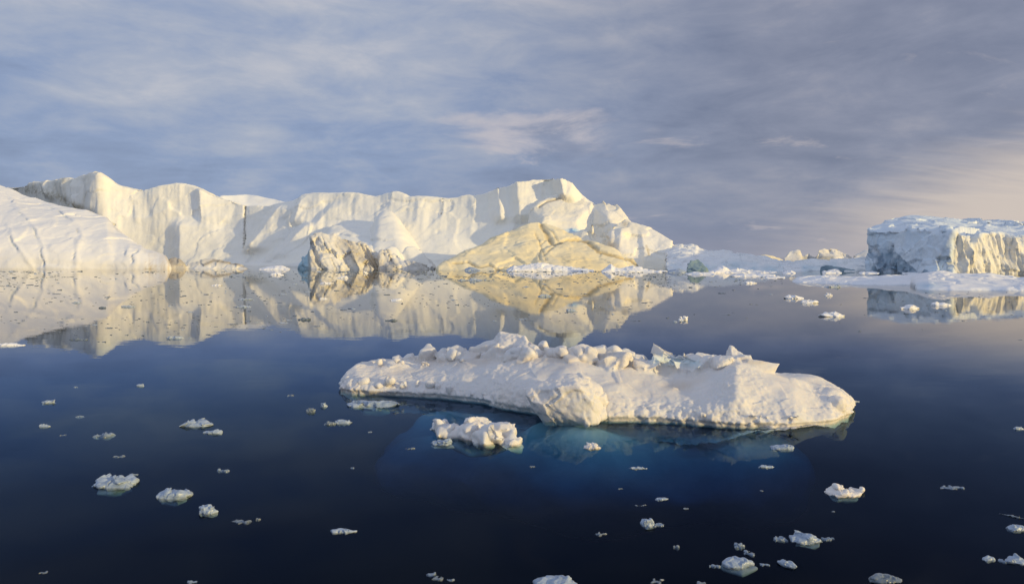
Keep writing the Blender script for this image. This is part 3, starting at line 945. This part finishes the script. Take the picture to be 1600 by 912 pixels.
# ------------------------------------------------------------------ the near floe
def near_floe():
    rnd = random.Random(11)
    fx = [530, 560, 600, 680, 760, 830, 900, 950, 1000, 1060, 1150, 1240, 1300, 1330, 1334]
    fy = [611, 614, 616, 620, 632, 645, 655, 659, 658, 660, 668, 671, 664, 650, 640]
    rx = [528, 540, 556, 600, 640, 700, 760, 830, 890, 930, 1000, 1080, 1130, 1150, 1200, 1240, 1275, 1310, 1328, 1335]
    ry = [606, 582, 570, 566, 565, 564, 561, 560, 562, 572, 579, 579, 570, 560, 582, 591, 600, 613, 628, 640]
    nodes = []
    for px in np.arange(529, 1335, 4):
        yb = EYE * F / (np.interp(px, fx, fy) - HOR)
        e = min(sm(527, 590, px), 1 - sm(1270, 1345, px))
        nodes.append((px, np.interp(px, rx, ry), yb + 0.5 + 1.5 * e, yb, yb + 1.4 + 3.6 * e, 0.62 - 0.1 * e))
    prims = [tent(nodes, 260, 26, 14, -0.5, 2.2)]
    front = lambda px: EYE * F / (np.interp(px, fx, fy) - HOR)

    def piece(px, ptop, wpx, hpx_, dy, rot=None, n=12, deep=0.8, spread=.30):
        Y = float(front(px)) + dy
        sx = wpx * Y / F / 2
        sz = hpx_ * Y / F / 2
        c = P(px, ptop, Y)
        size = (sx, max(sx * deep, sz * .7), sz)
        if n == 0:
            prims.append(shard((c[0], Y, c[2] - sz), size, rnd, rot))
        else:
            prims.append(blob((c[0], Y, c[2] - sz), size, rnd, n, rot, spread))

    # heaped blocks along the back rim
    for a in [(800, 518, 84, 40, 3.2), (768, 529, 64, 34, 3.0), (826, 530, 60, 34, 3.1), (665, 542, 32, 22, 2.4), (692, 548, 40, 18, 2.5), (716, 546, 44, 18, 2.6), (745, 539, 60, 26, 2.8),
              (782, 541, 60, 26, 2.5), (880, 540, 26, 22, 3.0), (906, 541, 34, 24, 3.0), (930, 542, 36, 24, 3.2), (955, 542, 40, 26, 3.3), (980, 547, 36, 24, 3.2), (1002, 551, 26, 20, 3.0),
              (640, 552, 24, 16, 2.5), (622, 556, 20, 14, 2.4), (600, 559, 22, 14, 2.3), (580, 563, 20, 12, 2.0), (1116, 552, 14, 18, 2.6), (1148, 541, 42, 50, 2.4), (1128, 552, 34, 34, 2.6), (1160, 553, 36, 30, 2.2)]:
        piece(*a, rot=(rnd.uniform(-.2, .2), rnd.uniform(-.35, .35), rnd.uniform(0, 3)), n=9 if a[2] > 56 else rnd.choice((0, 0, 9)))
    # leaning slabs
    piece(850, 530, 16, 34, 3.0, rot=(0, -0.5, 0.3), n=0)
    piece(1042, 543, 62, 22, 2.9, rot=(0.2, 0.36, 0.2), n=0)
    piece(1094, 553, 48, 15, 2.8, rot=(0.1, 0.22, -0.2), n=0)
    piece(1186, 562, 64, 22, 2.2, rot=(0.0, 0.12, 0.1), n=0)
    piece(870, 555, 70, 16, 2.3, rot=(0.25, 0.05, 0.1), n=12)
    for k in range(170):
        px = rnd.uniform(690, 1135)
        s = 10 + 44 * rnd.random() ** 1.8
        top = 556 + rnd.uniform(-8, 10) + (10 * rnd.random() if px > 930 else -6)
        piece(px, top, s, s * rnd.uniform(.45, .7), rnd.uniform(2.0, 3.0), rot=(rnd.uniform(-.5, .5), rnd.uniform(-.6, .6), rnd.uniform(0, 3)), n=0 if rnd.random() < .75 else 10)
    for k in range(8):
        px = rnd.uniform(548, 700)
        piece(px, np.interp(px, rx, ry) - rnd.uniform(0, 5), rnd.uniform(7, 15), rnd.uniform(6, 10), rnd.uniform(1.3, 2.3), rot=(0, rnd.uniform(-.5, .5), rnd.uniform(0, 3)), n=0)
    # lumps on the face
    for a in [(766, 602, 28, 26, .55), (1060, 622, 22, 22, .8), (1080, 626, 20, 18, .8), (985, 634, 40, 36, .4), (1100, 634, 24, 16, .6), (1310, 620, 26, 26, .4), (1240, 640, 40, 30, .4), (700, 606, 20, 14, .5)]:
        piece(*a)
    for k in range(130):
        px = rnd.uniform(540, 1325)
        b = float(np.interp(px, fx, fy))
        piece(px, b - rnd.uniform(5, 26), rnd.uniform(5, 15), rnd.uniform(6, 11), rnd.uniform(.08, .40), rot=(0, rnd.uniform(-.5, .5), rnd.uniform(0, 3)), n=rnd.choice((0, 9)))
    me = remesh(prims, 0.029)
    laplacian(me, 3)
    co, no = get_co(me), get_no(me)
    tip = -0.5 + .44 * np.maximum(sm(1060, 1240, pxy(co)[0]), sm(575, 540, pxy(co)[0]))
    co[:, 2] = np.maximum(co[:, 2], tip)
    lowz = sm(0.75, 0.15, co[:, 2])
    patch = sm(-.35, .45, fbm(co * np.array([.55, .55, 1.2]), 3, .5, 44))
    d = 0.11 * fbm(co * 0.7, 3, .5, 3) + (0.006 + 0.022 * patch) * fbm(co * 5.0, 4, .55, 5)
    d += 0.022 * worley(co * 1.5, 71)[2]
    f1, f2, fc = worley(co * 4.6, 4)
    d += lowz * (.25 + .75 * patch) * 0.085 * (0.55 - f1)
    f1, f2, fc = worley(co * 12.0, 9)
    d += (lowz * 0.9 + .03) * (.3 + .7 * patch) * 0.034 * (0.55 - f1) + lowz * .02 * worley(co * 7, 21)[2]
    co = co + no * d[:, None]
    # melt notch just above the waterline
    notch = sm(0.13, 0.0, co[:, 2])
    nn = no.copy()
    nn[:, 2] = 0
    co = co - nn * (0.13 * notch + 1.3 * sm(-0.02, -0.45, co[:, 2]) * sm(1320, 1240, pxy(co)[0]) * sm(530, 600, pxy(co)[0]))[:, None]
    set_co(me, co)
    px, py = pxy(co)
    dirt = .35 * np.clip(1 - np.hypot((px - 1058) / 30, (py - 603) / 12), 0, 1) + .4 * np.clip(1 - pdist(px, py, [(1158, 560), (1180, 566), (1200, 562)]) / 6, 0, 1)
    dirt += .28 * np.clip(1 - pdist(px, py, [(650, 562), (720, 568), (790, 560), (890, 562)]) / 9, 0, 1)
    dirt += .20 * np.clip(fbm(co * .9, 3, .5, 12), 0, 1)
    attr(me, 'dirt', np.clip(dirt, 0, 1))
    attr(me, 'blue', np.clip(.55 * np.clip(1 - pdist(px, py, [(1020, 560), (1090, 568)]) / 12, 0, 1), 0, 1))
    root = finish('ice_floe', me, M_floe, 'large rugged snow white ice floe in the foreground, heaped with broken blocks', 'ice floe')

    def sub(name, prims, voxel, am, mat, lap=3, fct=None, seed=3):
        m = remesh(prims, voxel)
        laplacian(m, lap)
        rough(m, am, seed, facet=fct)
        c = get_co(m)
        return finish(name, m, mat, parent=root, origin=tuple((c.min(0) + c.max(0)) / 2))

    # the smooth boulder frozen into the front
    Yb = 16.75
    pts = [P(817, 609, Yb + .2), P(850, 593, Yb + .5), P(893, 582, Yb + .7), P(914, 587, Yb + .6), P(938, 606, Yb + .4), P(952, 632, Yb + .2), P(951, 652, Yb), P(925, 663, Yb - .45), P(860, 652, Yb - .25),
           P(828, 628, Yb - .1), P(870, 605, Yb - .3), P(900, 600, Yb - .35), P(925, 625, Yb - .45), P(850, 630, Yb - .35), P(880, 600, Yb + 1.2), P(940, 640, Yb + 1.2), P(840, 640, Yb + 1.0), P(900, 668, Yb), P(850, 664, Yb + .2)]
    b = sub('ice_boulder', [hull(pts)], 0.03, [(1.4, 0.05, 4), (7, .012, 3)], M_floe, 4, [(1.6, 0.06), (5, .015)], 6)
    b['label'] = 'smooth rounded ice boulder frozen into the front edge'
    # pale shelf under the water
    shelf = [blob((2.6, 17.0, -1.45), (4.0, 2.1, 1.15), rnd, 70, None, .08), blob((-1.3, 18.3, -1.5), (2.7, 2.0, 1.15), rnd, 50, None, .08), blob((5.3, 17.2, -1.45), (2.3, 1.8, 1.15), rnd, 50, None, .08)]
    sub('submerged_shelf', shelf, 0.12, [(0.5, 0.28, 4)], M_under, 12, None, 8)


near_floe()


# ------------------------------------------------------------------ drifting brash
def lump(px, py, wpx, hpx_, seed, style='lump', deep=.6):
    """one drifting piece: px, py centre of its waterline picture, wpx wide and hpx_ tall; returns a world mesh"""
    rnd = random.Random(seed)
    base = py + hpx_ * .45
    Y = EYE * F / (base - HOR)
    W_ = wpx * Y / F
    # the picture height is shared between depth on the water and height above it
    dep = W_ * deep
    dpx = EYE * F * (1 / Y - 1 / (Y + dep))
    Hh = max((hpx_ - dpx) * Y / F, W_ * 0.05)
    if dpx > hpx_ * .75:
        dep = dep * hpx_ * .75 / dpx
        Hh = max(hpx_ * .3 * Y / F, 0.012)
    cx, cy = (px - 800) * (Y + dep / 2) / F, Y + dep / 2
    prims = []
    if style == 'lump':
        prims.append(blob((cx, cy, 0.0), (W_ * .50, dep * .5, Hh * .62), rnd, 20, None, .15))
        for k in range(5):
            a, r = rnd.uniform(0, 6.28), rnd.uniform(.1, .34)
            s = rnd.uniform(.12, .26) * W_
            prims.append(shard((cx + math.cos(a) * r * W_, cy + math.sin(a) * r * dep, Hh * rnd.uniform(.1, .6)), (s, s * .8, Hh * rnd.uniform(.25, .5)), rnd, (rnd.uniform(-.4, .4), rnd.uniform(-.4, .4), rnd.uniform(0, 3))))
    elif style == 'slab':
        prims.append(blob((cx, cy, 0.0), (W_ * .5, dep * .5, Hh * .9), rnd, 18, None, .12))
        prims.append(blob((cx + W_ * rnd.uniform(-.25, .25), cy, Hh * .3), (W_ * .2, dep * .3, Hh * .7), rnd, 12))
    elif style == 'rubble':
        prims.append(blob((cx, cy, -Hh * .1), (W_ * .52, dep * .3, Hh * .35), rnd, 16, (0, 0, -.35), .1))
        for k in range(26):
            u = rnd.uniform(-.5, .5)
            s = rnd.uniform(.07, .16) * W_
            prims.append(shard((cx + u * W_, cy + rnd.uniform(-.4, .4) * dep - u * dep * .5, Hh * rnd.uniform(.0, .4)), (s * 1.15, s * .9, s * rnd.uniform(.4, .8)), rnd, (rnd.uniform(-.5, .5), rnd.uniform(-.5, .5), rnd.uniform(0, 3))))
        prims.append(blob((cx, cy, 0), (W_ * .45, dep * .4, Hh * .4), rnd, 16))
    elif style == 'stick':
        a = rnd.uniform(-.9, -.4)
        prims.append(blob((cx, cy, Hh * .2), (W_ * .55, dep * .14, Hh * .6), rnd, 14, (0, 0, a), .12))
    elif style == 'awash':
        prims.append(blob((cx, cy, -Hh * .3), (W_ * .30, dep * .16, Hh * .5), rnd, 14, None, .15))
        for k in range(6):
            s = rnd.uniform(.12, .26) * W_
            prims.append(blob((cx + rnd.uniform(-.32, .32) * W_, cy + rnd.uniform(-.3, .3) * dep, -Hh * .25), (s, s * .7 * deep, Hh * .6), rnd, 12, (0, 0, rnd.uniform(0, 3)), .2))
    me = remesh(prims, max(W_ / 55, 0.008))
    laplacian(me, 1)
    s = 1 / max(W_, .05)
    rough(me, [(2.5 * s, .025 * W_, 3), (9 * s, .008 * W_, 2)], seed, facet=[(4 * s, .04 * W_)])
    return me, (cx, cy, 0.0), (W_, dep, Hh)


def drift(px, py, wpx, hpx_, label, style='lump', deep=.6, mat=None, foot=0.0, name='ice_chunk', cat='ice chunk'):
    seed = int(px * 7 + py * 13)
    me, org, (W_, dep, Hh) = lump(px, py, wpx, hpx_, seed, style, deep)
    if style == 'awash' and mat in (None, M_small, M_under) and py > 560:
        mat = M_wet
    o = finish(name, me, (M_near if mat is None or (mat is M_small and py > 560) else mat), label, cat, origin=org)
    if foot:
        rnd = random.Random(seed + 1)
        m = remesh([blob((org[0] + rnd.uniform(-.06, .06) * W_, org[1] + dep * .05, -.13 * W_), (W_ * .40 * foot, dep * .46 * foot + .02, .11 * W_), rnd, 22, None, .25)], max(W_ / 40, .01))
        laplacian(m, 2)
        rough(m, [(2.5 / W_, .03 * W_, 3)], seed)
        c = get_co(m)
        finish('submerged_foot', m, M_foot, parent=o, origin=tuple((c.min(0) + c.max(0)) / 2))
    return o


drift(582, 629, 92, 18, 'flat ice slab with a small hump just off the left front of the big floe', 'slab', .5, M_small, .6)
drift(740, 668, 142, 46, 'biggest loose heap of knobbly ice rubble just before the big foreground floe', 'rubble', .6, M_floe, 1.0)
drift(692, 690, 36, 12, 'small white ice lump touching the lower left of the rubble heap', 'lump', .5, M_small, 1.3)
drift(305, 661, 50, 14, 'white knobbly ice chunk, one of a close pair left of the big floe', 'lump', .5)
drift(332, 674, 36, 8, 'thin narrow ice sliver right below the knobbly chunk left of the big floe', 'slab', .4)
drift(180, 752, 74, 25, 'largest humped ice chunk in the lower left dark water', 'lump', .6, M_small, .9)
drift(273, 770, 56, 23, 'smooth tilted ice chunk right of the largest lower left chunk', 'slab', .6, M_small, .8)
drift(326, 794, 30, 20, 'small two-knobbed ice lump right below the smooth tilted chunk', 'lump', .6)
drift(380, 813, 52, 13, 'translucent grey ice sheet awash right of the two-knobbed lump', 'awash', .5, M_clear)
drift(536, 828, 46, 10, 'lone narrow saddle-shaped ice bar in the dark lower middle', 'slab', .3)
drift(925, 696, 30, 11, 'small white wedge of ice floating in the reflection below the ice boulder', 'lump', .5, M_floe)
drift(997, 730, 29, 6, 'thin white ice bar below the reflection of the big floe', 'slab', .3)
drift(1033, 778, 24, 7, 'small pale oval ice piece under the thin white bar', 'slab', .4)
drift(1012, 813, 24, 20, 'round white ice ball with a glassy crest in the lower middle', 'lump', .7)
drift(1030, 818, 26, 9, 'translucent bluish ice piece attached right of the round ice ball', 'awash', .5)
drift(936, 832, 26, 8, 'faint grey ice sliver left of the round ice ball', 'awash', .4, M_clear)
drift(1057, 850, 14, 11, 'tiny faint ice crumb cluster below the round ice ball', 'awash', .6, M_clear)
drift(1222, 697, 42, 11, 'white wedge of ice under the right end of the big floe', 'slab', .4)
drift(1198, 728, 28, 6, 'thin ice sliver just below the wedge under the right end of the big floe', 'slab', .3)
drift(1318, 766, 68, 22, 'brightest white saddle-shaped ice chunk in the lower right water', 'lump', .5, M_floe, .9)
drift(1257, 838, 54, 24, 'plump blue white ice chunk with wing-like pieces at both sides', 'lump', .6, M_small, .9)
drift(1217, 838, 34, 16, 'half sunk bluish ice piece left of the plump chunk', 'awash', .6, M_small)
drift(1294, 837, 28, 12, 'translucent ice fin right of the plump chunk', 'awash', .5, M_small)
drift(1150, 877, 66, 24, 'broad flat-topped ice chunk near the bottom edge, darker foot below it', 'slab', .5, M_small, 1.1)
drift(1115, 880, 22, 12, 'small sunken ice lump at the left of the broad flat-topped chunk', 'awash', .6, M_small)
drift(1156, 848, 26, 16, 'ghostly sunken ice flake above the broad flat-topped chunk', 'awash', .7, M_under)
drift(1170, 862, 36, 10, 'sunken pale ice strip directly over the broad flat-topped chunk', 'awash', .4, M_under)
drift(1195, 880, 24, 7, 'short ice splinter right of the broad flat-topped chunk', 'awash', .4, M_small)
drift(1231, 879, 34, 26, 'slanting stick-shaped ice splinter near the bottom edge', 'stick', 1.0)
drift(1383, 903, 56, 20, 'dark glassy domed ice lump cut by the bottom edge', 'slab', .8, M_clear)
drift(1488, 760, 50, 8, 'grey low ice flake alone in the right dark water', 'awash', .4)
drift(866, 908, 70, 34, 'large smooth white ice chunk cut by the bottom edge in the middle', 'slab', .7, M_small)
drift(672, 893, 28, 12, 'dim ice flake near the bottom edge, left of two sunken ones', 'awash', .5)
drift(682, 901, 30, 14, 'middle sunken grey piece of the dim bottom edge cluster', 'awash', .6, M_clear)
drift(704, 903, 18, 9, 'small brighter ice bit at the right of the dim bottom edge cluster', 'awash', .5)
drift(302, 907, 26, 11, 'pale ice flake at the bottom edge in the lower left', 'awash', .6)
drift(1588, 823, 36, 15, 'white ice wedge at the right edge under a long splinter', 'slab', .5)
drift(1582, 806, 36, 9, 'long thin grey ice splinter at the right edge', 'stick', .8, M_clear)
drift(1590, 874, 40, 18, 'knobbly white ice chunk cut by the right edge near the bottom', 'lump', .6)
drift(1546, 871, 24, 10, 'small white end piece of the row of ice at the lower right edge', 'slab', .4)
drift(1570, 874, 24, 11, 'greyish ice lump between two whiter ones at the lower right edge', 'awash', .6)
drift(1026, 906, 30, 12, 'dim glassy ice crumbs at the bottom edge right of the large smooth chunk', 'awash', .6, M_clear)
drift(1098, 909, 26, 10, 'sunken ice fragment at the bottom edge below the broad chunk', 'awash', .6, M_clear)
drift(76, 627, 26, 6, 'small pale ice flake at far left, highest of a loose trio', 'lump', .3)
drift(70, 664, 20, 6, 'small oval ice flake at far left, below two others', 'slab', .3)
drift(127, 648, 20, 6, 'greyish ice flake right of the far left oval flake', 'awash', .3)
drift(100, 678, 16, 4, 'dark ice crumb between the oval flake and the ice cluster', 'awash', .3, M_clear)
drift(162, 677, 42, 13, 'loose grey ice cluster above the largest lower left chunk', 'awash', .5)
drift(118, 603, 12, 4, 'tiny dim ice crumb in the upper left dark water', 'awash', .4)
drift(219, 601, 13, 5, 'tiny bright oval ice piece in the upper left dark water', 'slab', .4)
drift(185, 711, 27, 7, 'dark grey ice film between the cluster and the largest lower left chunk', 'awash', .4, M_clear)
drift(210, 738, 18, 8, 'tiny ice crumb at the upper right of the largest lower left chunk', 'awash', .5)
drift(348, 732, 23, 10, 'dim rounded ice flake right above the smooth tilted chunk', 'awash', .6)
drift(67, 892, 20, 9, 'barely visible ice flake in the bottom left corner', 'awash', .6, M_clear)
drift(486, 640, 18, 8, 'dark glassy ice crumb left of the flat slab', 'slab', .4, M_clear)
drift(506, 631, 12, 9, 'tiny upright ice bit beside the dark glassy crumb', 'lump', .5)
drift(515, 660, 20, 7, 'dark left half of a two-tone ice flake pair', 'slab', .4, M_clear)
drift(537, 658, 30, 8, 'pale right half of a two-tone ice flake pair', 'slab', .4)
drift(578, 673, 10, 4, 'tiny ice bit below the flat slab', 'awash', .5)
drift(640, 699, 18, 5, 'dark ice film left of the small lump by the rubble heap', 'awash', .4, M_clear)
drift(551, 729, 10, 5, 'tiny dim ice bit alone in the middle dark water', 'awash', .5)
drift(455, 616, 14, 4, 'dark ice crumb left of the big floe tip', 'awash', .4, M_clear)
drift(404, 808, 12, 8, 'dark ice chip at the right end of the translucent sheet', 'awash', .6, M_clear)
drift(833, 727, 14, 5, 'faint curved ice film below the rubble heap', 'awash', .5, M_clear)
drift(969, 762, 11, 4, 'faint ice crumb left of the pale oval piece', 'awash', .5, M_clear)
drift(1001, 789, 20, 4, 'faint ice streak between the pale oval piece and the round ball', 'awash', .4, M_clear)
drift(1072, 793, 14, 5, 'faint ice crumb right of the pale oval piece', 'awash', .5, M_clear)
drift(1191, 765, 10, 4, 'faint ice crumb left of the brightest saddle-shaped chunk', 'awash', .5, M_clear)
drift(1303, 798, 13, 4, 'faint ice film below the brightest saddle-shaped chunk', 'awash', .5, M_clear)
drift(1592, 668, 18, 6, 'small white ice flake at the right edge beyond the big floe', 'slab', .4)
# middle water, right side
drift(1301, 491, 50, 9, 'largest thin white floe in the open water left of the blue reflection', 'slab', .35, M_snow2, name='small_floe', cat='ice floe')
drift(1421, 479, 34, 9, 'small white floe lying within the blue iceberg reflection', 'lump', .4, M_snow2, name='small_floe', cat='ice floe')
drift(1470, 475, 34, 6, 'thin white floe at the edge of the golden cliff reflection', 'slab', .4, M_snow2, name='small_floe', cat='ice floe')
drift(1240, 464, 36, 6, 'thin flat white floe, left of two lying close together on grey water', 'slab', .4, M_snow2, name='small_floe', cat='ice floe')
drift(1264, 471, 35, 6, 'thin white floe with a knob at its right end, right of a close pair', 'slab', .4, M_snow2, name='small_floe', cat='ice floe')
drift(1294, 460, 14, 5, 'tiny white ice piece above the close pair of thin floes', 'lump', .4, M_snow2)
drift(1301, 447, 28, 4, 'thin dark-edged ice piece just before the long snowy floe', 'slab', .3, M_small)
drift(1067, 497, 17, 7, 'pinkish ice knob alone on dark blue water behind the big floe', 'lump', .5, M_snow2)
drift(1055, 502, 8, 3, 'tiny ice flake at the left of the pinkish ice knob', 'slab', .5, M_small)
drift(1172, 441, 22, 4, 'pinkish thin floe on the pale water right of the golden reflection', 'slab', .4, M_snow2)
# middle water, left side
drift(18, 538, 44, 5, 'long flat ice plate cut by the left edge', 'slab', .3, M_snow2, name='small_floe', cat='ice floe')
drift(124, 530, 32, 3, 'thin dark ice plate near the lower edge of the left reflection', 'slab', .3, M_clear)
drift(274, 527, 30, 4, 'thin tilted grey ice plate at the lower edge of the cream reflection', 'slab', .3, M_small)
drift(199, 478, 24, 4, 'thick grey ice bar on the left cream reflection', 'slab', .3, M_small)
drift(119, 472, 16, 3, 'thin grey ice bar left of the thick one', 'slab', .3, M_small)
drift(160, 480, 14, 3, 'short dark ice bar just left of the thick grey one', 'slab', .3, M_clear)
drift(386, 467, 30, 3, 'pale ice plate lying across the reflected crack', 'slab', .3, M_small)
drift(380, 479, 32, 2.6, 'thin pale ice plate below the one lying across the reflected crack', 'slab', .3, M_small)
drift(476, 498, 22, 4, 'dark jagged ice bar low on the cream reflection', 'slab', .3, M_clear)
drift(610, 500, 22, 3, 'thin dark ice bar near the tip of the cream reflection', 'slab', .3, M_clear)
drift(620, 468, 24, 4, 'white ice plate on the reflection of the cone buttress', 'slab', .35, M_snow2)
drift(892, 484, 16, 4, 'grey humped ice chip on the golden reflection behind the big floe', 'slab', .4, M_small)
drift(851, 461, 22, 5, 'blue grey square ice bar on the golden pyramid reflection', 'slab', .3, M_small)
drift(745, 437, 56, 3.5, 'long thin grey ice bar at the left of the golden reflection', 'slab', .2, M_small)
drift(433, 428, 24, 4, 'white flat floe near the foot of the wall, left of the pyramid reflection', 'slab', .3, M_snow2)
drift(508, 442, 22, 2.6, 'thin pale plate on the grey pyramid reflection', 'slab', .3, M_snow2)
drift(536, 433, 20, 4, 'pale plate right of the grey pyramid reflection', 'slab', .3, M_snow2)
drift(571, 425, 9, 5, 'small white ice knob beside the dark tail of the streaked pyramid', 'lump', .5, M_snow2)
drift(505, 466, 16, 3, 'pale plate at the lower tip of the grey pyramid reflection', 'slab', .3, M_snow2)
drift(340, 445, 20, 3, 'peach coloured thin plate below the dirty ice ledge', 'slab', .3, M_snow2)

waterline_ice('ice_floe', [(1072, 428), (1082, 425.5), (1096, 426), (1112, 425), (1118, 428)], 'thin white floe on the water just below the glassy teal block', 9, 158)
waterline_ice('ice_floe', [(1222, 427), (1229, 424), (1236, 423.5), (1242, 427)], 'little white lump left of the tip of the long snowy floe, far one', 10, 168)
waterline_ice('ice_floe', [(1196, 435), (1206, 433), (1216, 433), (1226, 435)], 'little flat white floe left of the tip of the long snowy floe, near one', 11, 131)
waterline_ice('ice_floe', [(1342, 427), (1350, 424), (1366, 424.5), (1374, 427)], 'small white floe before the dark patch of the flat-topped iceberg', 12, 168)
waterline_ice('ice_floe', [(1410, 427.5), (1420, 425), (1430, 425.5), (1436, 427.5)], 'small white lump before the notch in the flat-topped iceberg', 13, 166)

# hundreds of thin chips that nothing tells apart
rnd = random.Random(5)
chips = []
for k in range(12):
    pr = [blob((0, 0, 0.0), (.5, rnd.uniform(.2, .4), .5), rnd, 16, None, .2)]
    if k % 2 == 0:
        pr.append(blob((rnd.uniform(-.3, .3), 0, .35), (.18, .14, .55), rnd, 10))
    me = remesh(pr, .045)
    me.polygons.foreach_set('use_smooth', np.full(len(me.polygons), True))
    me.materials.clear()
    me.materials.append((M_clear, M_clear, M_small, M_clear)[k % 4])
    me.name = 'ice_chip'
    ob = bpy.data.objects.new('ice_chip', me)
    ob['label'] = 'tiny thin ice chip adrift among hundreds of others on the mirrored icebergs'
    ob['category'] = 'ice chip'
    ob['group'] = 'thin ice chips scattered over the reflections'
    chips.append(ob)


def chip_spot(power, reach):
    """a spot on the water: chips lie in loose drift bands, thickest near the bergs"""
    while True:
        py = 424 + reach * rnd.random() ** power
        px = rnd.uniform(-5, 1605)
        if px > 1070 and rnd.random() < (.5 if py < 460 else .8):
            continue
        if py > 505 and 520 < px < 1340 or px > 1225 and py < 456:
            continue
        band = vnoise(np.array([[px * .007, py * .09, 3.0]]), 77)[0]
        if rnd.random() > .55 + .6 * band:
            continue
        return px, py, EYE * F / (py - HOR)


for n in range(285):
    px, py, Y = chip_spot(2.3, 112)
    wpx = rnd.choice((4, 4, 5, 5, 6, 7, 8, 10, 13)) * (0.8 + .5 * (py - 424) / 100)
    proto = chips[n % len(chips)]
    o = proto if n < len(chips) else proto.copy()
    COL.objects.link(o)
    s = wpx * Y / F
    o.location = ((px - 800) * Y / F, Y, 0.0)
    o.scale = (s, s * rnd.uniform(.6, 1.1), rnd.uniform(.9, 2.2) * Y / F)
    o.rotation_euler = (0, 0, rnd.uniform(-.5, .5))

# the finer crumbs between them
V, Fc = [], []
for n in range(1000):
    px, py, Y = chip_spot(2.6, 95)
    s = rnd.uniform(1.6, 4.6) * Y / F
    v, f = blob(((px - 800) * Y / F, Y, 0.0), (s * .85, s * .5, rnd.uniform(.32, .7) * Y / F), rnd, 9, (0, 0, rnd.uniform(0, 3)), .3)
    f = [[i + len(V) for i in q] for q in f]
    V += v
    Fc += f
me = bpy.data.meshes.new('ice_crumbs')
me.from_pydata(V, [], Fc)
o = finish('ice_crumbs', me, M_clear, 'fine grey ice crumbs strewn over the water before the icebergs')
o['kind'] = 'stuff'
